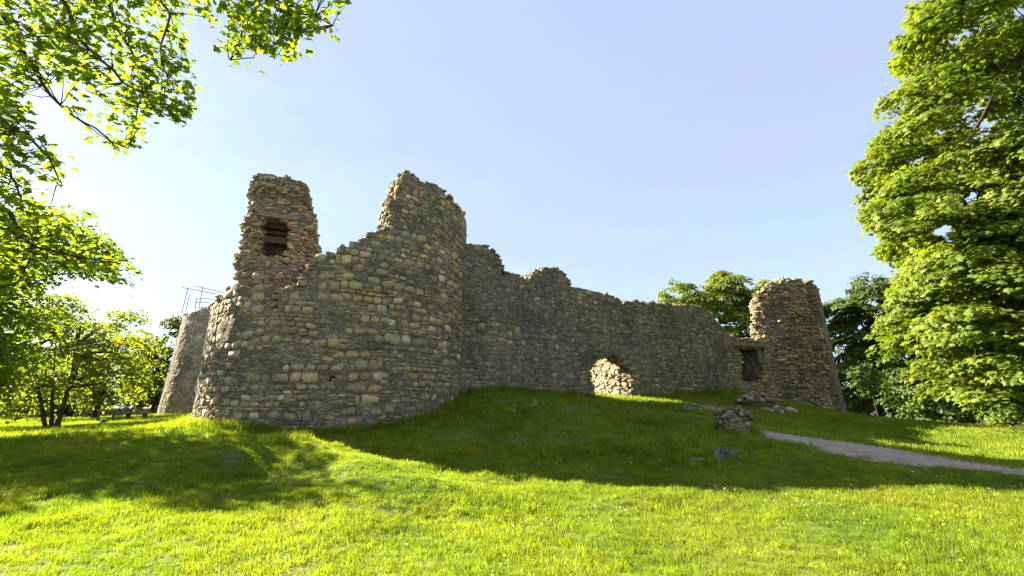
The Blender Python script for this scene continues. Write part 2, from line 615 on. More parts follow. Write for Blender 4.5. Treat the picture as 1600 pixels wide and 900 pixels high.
SHAPES = {'cobble': stone_shapes(2.9, .055, .16, RNG), 'slab': stone_shapes(7, .10, .2, RNG), 'block': stone_shapes(6, .05, .08, RNG)}
SHAPE_ME = {}
for k_, vs_ in SHAPES.items():
    for i_, v_ in enumerate(vs_):
        SHAPE_ME[k_, i_] = mesh_np('stone_' + k_, v_, CQ, k_ != 'slab')
        SHAPE_ME[k_, i_].materials.append(M['stone_obj'])


class Stones:
    """stones of one thing: the ones that show largest become objects, the rest one joined mesh"""

    def __init__(self):
        self.rows = []

    def add(self, pos, mat3, kind, col):
        self.rows.append((np.asarray(pos, float), np.asarray(mat3, float), kind, int(RNG.integers(N_VAR)), col))

    def build(self, parent, n_single=300, single='stone', rest='rubble_stones'):
        if not self.rows:
            return
        P = np.array([r[0] for r in self.rows])
        A = np.array([r[1] for r in self.rows])                     # columns are scaled axes, third is outward
        nrm = A[:, :, 2] / np.linalg.norm(A[:, :, 2], axis=1, keepdims=True)
        view = np.array([0, 0, EYE]) - P
        d = np.linalg.norm(view, axis=1)
        face = np.clip((nrm * view).sum(1) / d, 0, 1)
        area = np.linalg.norm(A[:, :, 0], axis=1) * np.linalg.norm(A[:, :, 1], axis=1) * face / d ** 2
        px, py = proj(P)
        area *= (px > 0) & (px < 1600) & (py > 0) & (py < 900)
        order = np.argsort(-area)
        top = order[:n_single]
        L = np.array(parent.location)
        for i in top:
            pos, a, kind, var, col = self.rows[i]
            o = bpy.data.objects.new(single, SHAPE_ME[kind, var])
            COL.objects.link(o)
            o.parent = parent
            mw = Matrix.Identity(4)
            for r in range(3):
                for c in range(3):
                    mw[r][c] = a[r][c]
                mw[r][3] = pos[r] - L[r]
            o.matrix_basis = mw
            o.color = (*col, 1)
        rest_i = order[n_single:]
        V, Q, C, S, n = [], [], [], [], 0
        for i in rest_i:
            pos, a, kind, var, col = self.rows[i]
            V.append(SHAPES[kind][var] @ a.T + pos)
            Q.append(CQ + n)
            C.append(np.tile((*col, 1), (26, 1)))
            S.append(np.full(len(CQ), kind != 'slab'))
            n += 26
        if V:
            me = mesh_np(rest, np.concatenate(V), np.concatenate(Q), np.concatenate(S), {'stone_colour': ('FLOAT_COLOR', np.concatenate(C))})
            link(rest, me, M['stone_attr'], parent, 'stuff')


PAL_TOWER = dict(cobble=[((.19, .17, .12), 4), ((.25, .22, .165), 4), ((.32, .26, .17), 4), ((.33, .24, .14), 1.6), ((.29, .195, .135), .7), ((.37, .33, .255), 1.6), ((.12, .11, .085), 1.5)],
                 slab=[((.18, .16, .115), 4), ((.215, .19, .14), 3), ((.26, .225, .165), 2), ((.28, .22, .14), 1.5), ((.12, .11, .085), 1.5), ((.33, .30, .235), .8)])
PAL_WALL = dict(cobble=[((.17, .155, .125), 4), ((.22, .19, .15), 3), ((.28, .215, .165), 1.6), ((.12, .11, .09), 3), ((.33, .29, .24), .8), ((.29, .185, .135), .6)],
                slab=[((.15, .138, .11), 4), ((.115, .105, .085), 3), ((.20, .175, .14), 2), ((.27, .23, .18), .6)])
PAL_RUBBLE = dict(cobble=[((.24, .20, .145), 3), ((.30, .245, .17), 2), ((.19, .17, .125), 3), ((.36, .29, .20), 1)],
                  slab=[((.23, .195, .145), 4), ((.29, .235, .165), 3), ((.18, .16, .115), 3), ((.38, .32, .235), 1.6), ((.30, .20, .125), 1), ((.12, .11, .08), 1.4)])


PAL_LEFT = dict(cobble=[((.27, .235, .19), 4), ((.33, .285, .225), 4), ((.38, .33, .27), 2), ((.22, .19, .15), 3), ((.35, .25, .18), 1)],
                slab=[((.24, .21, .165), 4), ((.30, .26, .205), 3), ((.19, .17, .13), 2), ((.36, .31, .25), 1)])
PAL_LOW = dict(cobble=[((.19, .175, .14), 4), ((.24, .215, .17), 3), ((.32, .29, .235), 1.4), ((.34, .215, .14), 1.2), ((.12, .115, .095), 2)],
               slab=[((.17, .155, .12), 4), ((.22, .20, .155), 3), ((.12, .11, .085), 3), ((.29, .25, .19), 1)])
PAL_SUNLIT_GATE = dict(cobble=[((.42, .35, .27), 1)], slab=[((.44, .37, .29), 3), ((.50, .43, .35), 2), ((.36, .28, .20), 1)])  # paler than the wall palette, standing in for sun on the jamb


def pick(pal, rng):
    pal = [(tuple(np.array(c_) * np.array([1.30, 1.2, 1.06])), w_) for c_, w_ in pal]
    w = np.array([q[1] for q in pal], float)
    c = np.array(pal[rng.choice(len(pal), p=w / w.sum())][0])
    return tuple(np.clip(c * rng.uniform(.82, 1.18) * (1 + rng.normal(0, .04, 3)), .02, .6))


def pack(U0, U1, V0, V1, st, rng):
    """courses of boulders with stacks of thin slabs between them"""
    edges = [U0]
    while edges[-1] < U1:
        edges.append(edges[-1] + rng.uniform(1.3, 3.4))
    for a, b_ in zip(edges[:-1], edges[1:]):
        yield from pack_panel(a, min(b_, U1), V0 - rng.random() * .3, V1, st, rng)


def pack_panel(U0, U1, V0, V1, st, rng):
    v = V0
    row = 0
    while v < V1:
        thick = rng.random() < st['thick']
        h = rng.uniform(*(st['h'] if thick else st['ht']))
        u = U0 + rng.uniform(-.22, .12)
        while u < U1 - .05:
            pc = st['pc'](u, v) if callable(st['pc']) else st['pc']
            if thick and rng.random() < pc:
                w = h * rng.uniform(.9, 1.75)
                hh = h * rng.uniform(.82, 1.04)
                yield u + w / 2, v + hh / 2, w, hh, 'cobble'
            elif thick:
                w = rng.uniform(*st['wt']) * 1.15
                k = max(1, int(round(h / rng.uniform(*st['ht']))))
                if rng.random() < st.get('block', .2):
                    k = 1
                vv = v
                for q in range(k):
                    hs = h / k * rng.uniform(.85, 1.1)
                    if w > .4 and rng.random() < .4:
                        f = rng.uniform(.35, .65)
                        yield u + w * f / 2, vv + hs / 2, w * f, hs, 'slab'
                        yield u + w * (1 + f) / 2, vv + hs / 2, w * (1 - f), hs, 'slab'
                    else:
                        yield u + w / 2 + rng.normal(0, .02), vv + hs / 2, w, hs, ('block' if k == 1 else 'slab')
                    vv += h / k
            else:
                w = rng.uniform(*st['wt'])
                yield u + w / 2, v + h / 2, w, h * rng.uniform(.8, 1.05), 'slab'
            u += w
        v += h
        row += 1


def frame(surf, u, v, d=0.0, e=0.02):
    p = surf(np.array([u, u + e, u - e, u, u]), np.array([v, v, v, v + e, v - e]), d)
    tu, tv = p[1] - p[2], p[3] - p[4]
    tu /= np.linalg.norm(tu)
    tv -= tu * (tu @ tv)
    tv /= np.linalg.norm(tv)
    return p[0], tu, tv, np.cross(tu, tv)


def masonry(t, surf, U, Vr, s, inside, T, style, pal, core, vis=None, seed=1, relief=(.02, .07), edge_size=(.14, .36), skip=None, n_single=300,
            close_back=False, core_name='mortar_core', stones=None, edge_T=None, jit=.05, edge_out=(-.04, .07), core_inset=0.0, edge_density=.05):
    rng = np.random.default_rng(seed)
    nu, nv = int(round((U[1] - U[0]) / s)), int(round((Vr[1] - Vr[0]) / s))
    ue, ve = np.linspace(U[0], U[1], nu + 1), np.linspace(Vr[0], Vr[1], nv + 1)
    uc, vc = (ue[1:] + ue[:-1]) / 2, (ve[1:] + ve[:-1]) / 2
    UC, VC = np.meshgrid(uc, vc, indexing='ij')
    mask = inside(UC, VC)
    # core: a front and a back sheet of cells joined along every open edge
    UE, VE = np.meshgrid(ue, ve, indexing='ij')
    pf = surf(UE, VE, core_inset)
    pb_ = surf(UE, VE, T)
    for k, pp in enumerate((pf, pb_)):
        for c in range(3):
            pp[..., c] += jit * fbm(pp[..., 0] * 2.2 + 7.7 * c, pp[..., 1] * 2.2, pp[..., 2] * 2.2, 11 + c, 2)
    nvv = (nu + 1) * (nv + 1)
    idx = np.arange(nvv).reshape(nu + 1, nv + 1)
    I, J = np.where(mask)
    a, b, c, d = idx[I, J], idx[I + 1, J], idx[I + 1, J + 1], idx[I, J + 1]
    faces = [np.c_[a, b, c, d], np.c_[d, c, b, a] + nvv]
    pad = np.zeros((nu + 2, nv + 2), bool)
    pad[1:-1, 1:-1] = mask
    sides = []
    for (di, dj, e0, e1) in ((1, 0, b, c), (-1, 0, d, a), (0, 1, c, d), (0, -1, a, b)):
        m_ = ~pad[I + 1 + di, J + 1 + dj]
        faces.append(np.c_[e1[m_], e0[m_], e0[m_] + nvv, e1[m_] + nvv])
        if dj >= 0:
            sides.append((di, dj, I[m_], J[m_]))
        elif dj < 0:
            sides.append((di, dj, I[m_], J[m_]))
    V = np.concatenate([pf.reshape(-1, 3), pb_.reshape(-1, 3)])
    Fq = np.concatenate(faces)
    used, inv = np.unique(Fq, return_inverse=True)
    me = mesh_np(core_name, V[used], inv.reshape(Fq.shape), False)
    link(core_name, me, core, t)
    # facing stones
    S = stones if stones is not None else Stones()
    vis = vis or U
    for (u, v, w, h, kind) in (pack(vis[0], vis[1], Vr[0], Vr[1], style, rng) if style else ()):
        v += .10 * float(vnoise(u * .45, v * .5, 0, seed))
        iu, iv = int((u - U[0]) / s), int((v - Vr[0]) / s)
        if not (0 <= iu < nu and 0 <= iv < nv) or not mask[iu, iv]:
            continue
        if 'bald' in style and float(vnoise(u * .55, v * .7, 0, 140)) > .42 and rng.random() < style['bald']:
            continue                                                # smeared mortar
        if skip is not None and skip(u, v, w, h):
            continue
        p, tu, tv, n = frame(surf, u, v)
        if p[2] + h < float(H0(p[0], p[1])) - .25:
            continue
        k = 'cobble' if kind == 'slab' and rng.random() < style.get('round', 0) else kind
        if k == 'cobble' and 'flatter' in style and rng.random() < style['flatter'](u):
            k = 'block'
        r = rng.uniform(*relief) * (1.5 if kind == 'cobble' else 1) * (style['rel'](u, v) if 'rel' in style else 1)
        dep = max(.16, min(w, h) * .9)
        ang = rng.normal(0, .05 if kind != 'cobble' else .12) + (style['turn'](u, v) if 'turn' in style else 0) * rng.normal(0, 1)
        ca, sa = math.cos(ang), math.sin(ang)
        x, y = tu * ca + tv * sa, tv * ca - tu * sa
        tilt = rng.normal(0, .06, 2)
        n2 = n + x * tilt[0] + y * tilt[1]
        A = np.stack([x * w * .485, y * h * .475, n2 * dep * .5], 1)
        pl = pal(u, v) if callable(pal) else pal
        S.add(p + n * (r - dep * .5) * 1.0, A, k, pick(pl['cobble' if kind != 'slab' else 'slab'], rng))
    # stones showing along broken tops, ends and openings
    eT = edge_T or T
    for di, dj, II, JJ in sides:
        if dj < 0:
            cnt = .6
        else:
            cnt = 1.0
        for i, j in zip(II, JJ):
            k = cnt * eT * s / edge_density
            k = int(k) + (rng.random() < k - int(k))
            for _ in range(k):
                u = (ue[i] + ue[i + 1]) / 2 + (di * s / 2 if di else rng.uniform(-.5, .5) * s)
                v = (ve[j] + ve[j + 1]) / 2 + (dj * s / 2 if dj else rng.uniform(-.5, .5) * s)
                if not (vis[0] <= u <= vis[1]):
                    continue
                d = rng.uniform(0.02, eT)
                p, tu, tv, n = frame(surf, u, v, d)
                if p[2] < float(H0(p[0], p[1])) - .2:
                    continue
                if dj:
                    ax = (tu, n, tv * dj)
                else:
                    ax = (n, tv, tu * di)
                w, h = rng.uniform(*edge_size), rng.uniform(*edge_size) * .8
                th = rng.uniform(.07, .19)
                if not dj:
                    h, th = rng.uniform(.07, .2), rng.uniform(.14, .3)
                A = np.stack([ax[0] * w * .5, ax[1] * h * .5, ax[2] * th * .5], 1)
                th2, tl = rng.normal(0, .25), rng.normal(0, .12)
                R = np.array(Matrix.Rotation(th2, 3, Vector(ax[2])) @ Matrix.Rotation(tl, 3, Vector(ax[0])))
                S.add(p + ax[2] * rng.uniform(*edge_out), R @ A, 'slab' if rng.random() < .75 else 'cobble', pick((pal(u, v) if callable(pal) else pal)['slab'], rng))
    if stones is None:
        S.build(t, n_single)
    return S


def cyl_surf(cx, cy, R, batter, z0, phi0, bulge=None):
    def f(u, v, d):
        ph = phi0 + np.asarray(u) / R
        off = bulge(u, v) if bulge else 0
        r = R - batter * np.asarray(v) - d + off
        return np.stack([cx + r * np.cos(ph), cy + r * np.sin(ph), z0 + v + 0 * ph], -1)
    return f


def plane_surf(A, t, z0, bulge=None):
    A, t = np.asarray(A, float), np.asarray(t, float) / np.hypot(*t)
    n = np.array([t[1], -t[0]])

    def f(u, v, d):
        u, v = np.asarray(u, float), np.asarray(v, float)
        off = (bulge(u, v) if bulge else 0) - d
        return np.stack([A[0] + t[0] * u + n[0] * off, A[1] + t[1] * u + n[1] * off, z0 + v + 0 * u], -1)
    return f


# ---- the large round tower in front
C1, R1, Z1 = (-7.16, 19.57), 5.05, 0.4
TOP1 = np.array([(-200, 5.3), (-150, 5.7), (-134.7, 5.73), (-126.6, 5.84), (-119, 5.91), (-88.6, 5.68), (-88.1, 5.95), (-86.6, 6.6), (-82, 6.75), (-78.1, 6.96), (-72.5, 7.24), (-69.4, 7.65), (-62, 7.95), (-56.9, 8.25), (-56.6, 9.3),
                 (-55.6, 9.7), (-54.2, 9.85), (-53.8, 10.3), (-51.5, 10.45), (-49, 10.6), (-42.3, 10.62), (-32.4, 10.62), (-27.6, 10.5), (-20, 10.4), (-15.9, 10.32), (-6, 10.38), (3, 10.35), (12, 9.6), (30, 8.6), (50, 6.5), (80, 5.0), (160, 5.0)])
PHI0 = rad(-200)


def t1_inside(u, v):
    deg = np.degrees(PHI0 + u / R1)
    top = np.interp(deg, TOP1[:, 0], TOP1[:, 1]) - Z1
    top = top + .14 * fbm(deg * .35, 0.5, 0, 5, 3) + .06 * np.round(1.8 * vnoise(deg * .55, 2.2))
    m_ = v < top
    slit = (np.abs(deg + 97) < .85) & (np.abs(v + Z1 - 5.2) < .28)
    hole = (np.abs(deg + 74) < .8) & (np.abs(v + Z1 - 2.72) < .13)
    return m_ & ~slit & ~hole


def t1_skip(u, v, w, h):
    deg = math.degrees(PHI0 + u / R1)
    hw = math.degrees(w / 2 / R1)
    for dc, zc, dh, zh in ((-97, 5.2, .7, .30), (-74, 2.72, .7, .14)):
        if abs(deg - dc) < dh + hw and abs(v + Z1 - zc) < zh + h / 2:
            return True
    return False


def t1_pc(u, v):
    deg = math.degrees(PHI0 + u / R1)
    z = v + Z1
    p = .74 + .25 * float(vnoise(u * .5, v * .6, 0, 31))
    if z < 2.3:
        p *= .45
    if z > 8.2:
        p *= .35
    if deg < -105:
        p *= .8
    return p


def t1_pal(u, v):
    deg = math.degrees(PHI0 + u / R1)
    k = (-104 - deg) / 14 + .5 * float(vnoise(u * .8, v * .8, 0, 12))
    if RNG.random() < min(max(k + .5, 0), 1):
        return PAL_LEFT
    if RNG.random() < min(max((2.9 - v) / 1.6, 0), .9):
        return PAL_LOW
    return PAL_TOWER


def t1_left(u):
    return min(max((-98 - math.degrees(PHI0 + u / R1)) / 12, 0), 1)


t1 = thing('round_tower', 'large round ruined tower in front with a jagged stepped top and tan cobbles', 'tower', (C1[0], C1[1], 1.3))
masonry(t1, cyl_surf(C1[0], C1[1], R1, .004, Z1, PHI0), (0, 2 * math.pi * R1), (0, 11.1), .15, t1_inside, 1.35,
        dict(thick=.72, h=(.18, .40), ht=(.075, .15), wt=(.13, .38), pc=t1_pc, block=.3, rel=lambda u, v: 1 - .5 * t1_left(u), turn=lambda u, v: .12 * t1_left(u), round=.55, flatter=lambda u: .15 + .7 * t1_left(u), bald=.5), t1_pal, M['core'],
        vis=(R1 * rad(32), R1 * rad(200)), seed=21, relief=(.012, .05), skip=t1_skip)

# ---- the curtain wall: a front leaf with a gateway, a rear leaf with a hidden gap shaped to let sun onto the jamb
WA, WB = np.array((-1.8, 19.2)), np.array((15.8, 32.3))
WT = (WB - WA) / np.hypot(*(WB - WA))
ZW = 1.6
TOPW = np.array([(-1.2, 8.9), (.3, 8.95), (.78, 9.03), (1.2, 8.95), (1.5, 8.8), (1.62, 8.6), (1.66, 8.05), (2.2, 8.0), (3.35, 7.98), (3.5, 8.3), (4.2, 8.7), (4.9, 8.92), (5.4, 8.85), (5.78, 8.6), (6.0, 8.12), (7.5, 8.08), (8.9, 8.05), (10.2, 7.83), (11, 7.95),
                 (12.5, 8.15), (14.2, 8.3), (16, 8.5), (17.8, 8.72), (18.6, 8.62), (19.3, 8.4), (20.0, 8.0), (20.6, 7.6), (21.3, 7.05), (21.9, 6.6), (22.6, 6.1)])
GATE = [(7.5, 0), (7.49, 2.47), (7.31, 3.16), (7.16, 3.8), (7.45, 4.15), (7.88, 4.5), (8.63, 4.72), (9.3, 4.7), (9.91, 4.58), (10.35, 4.35), (10.6, 4.1), (10.64, 3.3), (10.6, 2.5), (10.6, 0)]
REAR = [(6.0, 0), (6.0, 5.2), (7.0, 6.3), (9.0, 6.7), (10.4, 6.4), (10.5, 5.0), (10.5, 0)]


def wall_top(u):
    return np.interp(u, TOPW[:, 0], TOPW[:, 1]) + .09 * fbm(np.asarray(u) * 1.7, 1.5, 0, 15, 3)


def wf_inside(u, v):
    n1, n2 = .08 * vnoise(u * 2.3, v * 2.3, 0, 41), .08 * vnoise(u * 2.3, v * 2.3, 5, 42)
    return (v + ZW < wall_top(u)) & ~in_poly(u + n1, v + ZW + n2, GATE)


def wr_inside(u, v):
    n1 = .07 * vnoise(u * 2.0, v * 2.0, 0, 43)
    return (v + ZW < wall_top(u) - .25) & ~in_poly(u + n1, v + ZW + n1, REAR)


tw = thing('curtain_wall', 'long dark curtain wall with an uneven broken top and a low arched gateway', 'wall', (7, 25.7, 2.5))
wall_style = dict(thick=.7, h=(.2, .36), ht=(.08, .14), wt=(.2, .5), pc=.5, block=.35, bald=.6)
sw = Stones()
masonry(tw, plane_surf(WA, WT, ZW), (-1.2, 22.3), (0, 7.7), .15, wf_inside, 1.0, wall_style, PAL_WALL, M['core_dark'], seed=33, relief=(.005, .035),
        stones=sw, edge_size=(.14, .34))
masonry(tw, plane_surf(WA - 1.02 * np.array([WT[1], -WT[0]]), WT, ZW), (-1.2, 22.3), (0, 7.5), .2, wr_inside, 2.5, None, PAL_SUNLIT_GATE, M['core_pale'], seed=34,  # pale core and palette put sunlight into the stone colour
        stones=sw, core_name='rear_core', edge_size=(.10, .24), edge_density=.035, edge_out=(-.10, -.01))
sw.build(tw)

# ---- the right hand tower, cut away on its left
C4, R4, Z4 = (20.35, 36.2), 4.35, 1.0
TOP4 = np.array([(-131, 0), (-130.5, 9.5), (-129, 9.95), (-124, 10.3), (-118, 10.6), (-110, 10.9), (-98, 11.25), (-87, 11.32), (-72, 11.38), (-58, 11.25), (-48, 11.1), (-35, 10.95), (0, 10.6), (60, 8.5), (120, 7), (190, 6.2), (228, 6)])
PHI4 = rad(-131.5)


def t4_rough(u, v):
    deg = math.degrees(PHI4 + u / R4)
    return deg < -62 + 9 * float(vnoise(v * .7, 3.1, 0, 8))


def t4_bulge(u, v):
    deg = np.degrees(PHI4 + np.asarray(u) / R4)
    k = np.clip((-60 + 9 * vnoise(np.asarray(v) * .7, 3.1, 0, 8) - deg) / 5, 0, 1)
    return -.34 * k + k * .16 * fbm(deg * .12, np.asarray(v) * 1.1, 0, 19, 3)


def t4_inside(u, v):
    deg = np.degrees(PHI4 + u / R4)
    z = v + Z4
    top = np.interp(deg, TOP4[:, 0], TOP4[:, 1]) + .2 * fbm(deg * .3, 4.5, 0, 6, 4)
    left = -129.5 + 3.2 * fbm(v * .9, .5, 0, 77, 3) + np.where(z > 9.5, (z - 9.5) * 1.2, 0)
    return (z < top) & (deg > left)


t4 = thing('round_tower', 'right hand round tower with its left side broken away to rough slabby rubble', 'tower', (C4[0], C4[1], 2.0))
s4 = Stones()
surf4 = cyl_surf(C4[0], C4[1], R4, .03, Z4, PHI4, t4_bulge)
masonry(t4, surf4, (0, 2 * math.pi * R4), (0, 10.9), .15, t4_inside, 2.0,
        dict(thick=.35, h=(.16, .30), ht=(.08, .17), wt=(.15, .48), pc=.35, turn=lambda u, v: .09, round=.3), PAL_RUBBLE, M['core'], vis=(0, R4 * rad(74)), seed=51, relief=(-.03, .17), stones=s4)
masonry(t4, surf4, (R4 * rad(74), R4 * rad(130)), (0, 10.9), .15, lambda u, v: t4_inside(u, v), .3,
        dict(thick=.4, h=(.15, .24), ht=(.07, .13), wt=(.18, .42), pc=.4), PAL_WALL, M['core'], seed=53, relief=(.0, .03), stones=s4, core_name='facing_core', core_inset=.01, edge_T=.3)
s4.build(t4)

# ---- doorway wall between the curtain and the right hand tower
LA, LB = np.array((13.38, 31.3)), np.array((18.66, 32.6))
LT = (LB - LA) / np.hypot(*(LB - LA))
ZL = 1.8
TOPL = np.array([(.6, 7.6), (1.1, 7.5), (1.6, 7.2), (2.2, 6.95), (2.8, 6.85), (3.6, 6.95), (4.4, 6.9), (5.2, 7.1), (6, 7.0)])
DOOR = [(2.5, 3.85), (2.62, 5.2), (2.6, 6.28), (4.62, 6.3), (4.55, 5.2), (4.3, 3.9), (3.4, 3.7)]


def l_inside(u, v):
    n1 = .1 * vnoise(u * 2.5, v * 2.5, 0, 61)
    return (v + ZL < np.interp(u, TOPL[:, 0], TOPL[:, 1]) + .14 * fbm(u * 2, 7.7, 0, 3, 2)) & ~in_poly(u + n1, v + ZL + n1 * .4, DOOR)


def l_back(u, v):
    return v + ZL < np.interp(u, TOPL[:, 0], TOPL[:, 1]) - .1


tl = thing('doorway_wall', 'low stub of wall with a dark timber lintelled doorway beside the right hand tower', 'wall', (16, 32, 3))
sl = Stones()
masonry(tl, plane_surf(LA, LT, ZL), (.6, 5.6), (0, 5.9), .13, l_inside, 1.5, dict(thick=.4, h=(.16, .3), ht=(.08, .14), wt=(.2, .5), pc=.4), PAL_RUBBLE, M['core'], seed=71, relief=(.0, .1), stones=sl, edge_T=.9)
masonry(tl, plane_surf(LA - 1.52 * np.array([LT[1], -LT[0]]), LT, ZL), (.6, 5.6), (0, 5.9), .2, l_back, .6, None, PAL_RUBBLE, M['core'], seed=72, stones=sl, core_name='doorway_closing_slab')  # added slab closing the opening behind so the doorway stays dark
sl.build(tl)
fl = plane_surf(LA, LT, 0)
lt3 = np.array([*LT, 0]) * 1
ln3 = np.array([LT[1], -LT[0], 0])
up3 = np.array([0, 0, 1.0])
b = MB()
b.box(fl(3.35, 6.42, -.04), lt3 * 1.32, ln3 * .25, up3 * .105)
b.build('lintel', M['timber'], tl)
b = MB()
b.box(fl(4.34, 5.75, .12), lt3 * .12, ln3 * .12, up3 * .56)
b.build('post', M['timber'], tl)
b = MB()
b.box(fl(3.5, 6.3, .75), lt3 * 1.2, ln3 * .22, up3 * .1)
b.build('beam', M['old_timber'], tl)

# ---- tall fragment rising behind the front tower's low rim
FA, FT, ZF = np.array((-12.01, 18.9)), np.array((.93, .36)), 4.6
FRAG = [(-.1, 4.5), (-.02, 6.9), (-.1, 8.67), (-.02, 10.5), (.0, 11.4), (-.18, 11.9), (.05, 12.5), (.5, 12.5), (.91, 12.42), (1.3, 12.55), (1.71, 12.5), (2.2, 12.25), (2.4, 11.9), (2.62, 10.98), (2.74, 10.0), (3.02, 9.3), (3.08, 8.6), (2.95, 7.5), (2.9, 4.5)]
FDOOR = [(.66, 8.4), (.6, 10.45), (1.95, 10.4), (1.85, 8.4)]


def f_bulge(u, v):
    s_ = (np.asarray(u) - 1.4) / 1.6
    lump = .75 * np.exp(-((np.asarray(u) - 1.35) / .8) ** 2 - ((np.asarray(v) + ZF - 7.4) / .85) ** 2)
    return -.75 * np.abs(s_) ** 3.5 + lump + .16 * fbm(np.asarray(u) * 1.6, np.asarray(v) * 1.6, 0, 23, 3)


def f_inside(u, v):
    z = v + ZF
    n1, n2 = .13 * fbm(u * 2.2, z * 2.2, 0, 44, 3), .11 * fbm(u * 2.2, z * 2.2, 4, 45, 3)
    return in_poly(u + n1, z + n2, FRAG) & ~in_poly(u + n1 * .3, z + n2 * .3, FDOOR)


tf = thing('tower_fragment', 'tall broken rubble pillar with a dark lintelled doorway behind the front tower rim', 'ruin', (-11, 20.5, 5.2))
sf = Stones()
fs = plane_surf(FA, FT, ZF, f_bulge)
masonry(tf, fs, (-.6, 3.5), (0, 8.3), .11, f_inside, 2.4, dict(thick=.3, h=(.14, .28), ht=(.06, .14), wt=(.12, .40), pc=.4, turn=lambda u, v: .12, round=.35), PAL_RUBBLE, M['core'], seed=81, relief=(-.04, .15), stones=sf,
        edge_size=(.14, .38), edge_density=.035)
masonry(tf, plane_surf(FA - 1.7 * np.array([FT[1], -FT[0]]) / np.hypot(*FT), FT, ZF), (.3, 2.5), (0, 7.0), .2, lambda u, v: v > -1, .4, None, PAL_RUBBLE, M['core'], seed=82, stones=Stones(), core_name='passage_back')
sf.build(tf)
ft3 = np.array([*FT, 0]) / np.hypot(*FT)
fn3 = np.array([ft3[1], -ft3[0], 0])
ff = plane_surf(FA, FT, 0)
for (uu, zz, dd, hw, hh, mm) in ((1.28, 10.47, .02, .86, .11, 'timber'), (1.28, 10.33, .42, .75, .07, 'old_timber'), (1.28, 10.2, .75, .75, .07, 'old_timber'), (1.28, 10.0, 1.05, .75, .08, 'old_timber'), (1.28, 9.74, 1.3, .75, .16, 'timber')):
    b = MB()
    b.box(ff(uu, zz, dd), ft3 * hw, fn3 * .17, up3 * hh)
    b.build('lintel', M[mm], tf)

# ---- the far left tower with pale even stonework
C3, R3, Z3 = (-25.4, 42.5), 5.3, .8
PHI3 = rad(-200)


def t3_inside(u, v):
    deg = np.degrees(PHI3 + u / R3)
    top = 10.1 + .25 * fbm(deg * .25, 9.5, 0, 7, 3) + np.interp(deg, [-120, -105, -95, -80], [0, .3, .55, 0])
    return v + Z3 < top


t3 = thing('round_tower', 'pale smooth round tower at the far left, partly behind the front tower', 'tower', (C3[0], C3[1], 1.6))
masonry(t3, cyl_surf(C3[0], C3[1], R3, .055, Z3, PHI3), (0, 2 * math.pi * R3), (0, 10.4), .2, t3_inside, 2.0,
        dict(thick=.5, h=(.18, .3), ht=(.1, .16), wt=(.22, .5), pc=.6), dict(cobble=[((.33, .28, .235), 3), ((.38, .32, .265), 3), ((.27, .235, .19), 2)], slab=[((.32, .275, .23), 3), ((.38, .32, .265), 2), ((.25, .215, .175), 2)]),
        M['core_pale'], vis=(R3 * rad(20), R3 * rad(170)), seed=91, relief=(-.02, .02))

# ---- scaffolding on the far left tower
ts_ = thing('scaffolding', 'thin steel scaffolding rails on top of the far left tower', 'scaffolding', at(300, 485, 40))


def rod(name, a, b_, r=.035):
    q = MB()
    q.tube([a, b_], [r, r], 6)
    q.build(name, M['steel'], ts_, True)


for (x0, y0, x1, y1, d0, d1) in ((284, 449, 350, 462, 39.5, 39), (306, 447, 352, 458, 42, 42), (303, 472, 345, 474, 39.5, 39.5), (308, 466, 345, 468, 42, 42), (312, 480, 345, 482, 39.5, 39.5)):
    rod('rail', at(x0, y0, d0), at(x1, y1, d1))
for (x0, y0, x1, y1, d) in ((294, 448, 284, 484, 39.5), (317, 447, 309, 486, 39.3), (296, 460, 290, 482, 42), (307, 466, 304, 486, 42)):
    rod('pole', at(x0, y0, d), at(x1, y1 + 6, d))


# ------------------------------------------------------------------ loose stones and rocks
def boulder_mesh(name, seed, sub=3, rough=.28, square=False):
    import bmesh
    bm = bmesh.new()
    bmesh.ops.create_icosphere(bm, subdivisions=sub, radius=1)
    V = np.array([v.co[:] for v in bm.verts])
    rr = 1 + rough * fbm(V[:, 0] * 1.5 + seed * 3.1, V[:, 1] * 1.5, V[:, 2] * 1.5, seed, 3)
    for v, s_ in zip(bm.verts, rr):
        v.co *= s_
    if square:
        for v in bm.verts:
            c_ = np.array(v.co)
            v.co = c_ / (np.abs(c_ / np.linalg.norm(c_)) ** 2.8).sum() ** (1 / 2.8)
    me = bpy.data.meshes.new(name)
    bm.to_mesh(me)
    bm.free()
    return me


def boulder(name, label, px, py, w, h, seed, sink=.3):
    p = ground_hit(px, py)
    z = float(HB(p[0], p[1]))
    me = boulder_mesh(name, seed)
    o = link(name, me, M['rock'], loc=(p[0], p[1], z + h * .5 - sink * h))
    o.scale = (w / 2, w * .4, h / 2)
    o.rotation_euler = (0, RNG.normal(0, .15), RNG.uniform(0, 6))
    tag(o, label, 'rock')
    return o


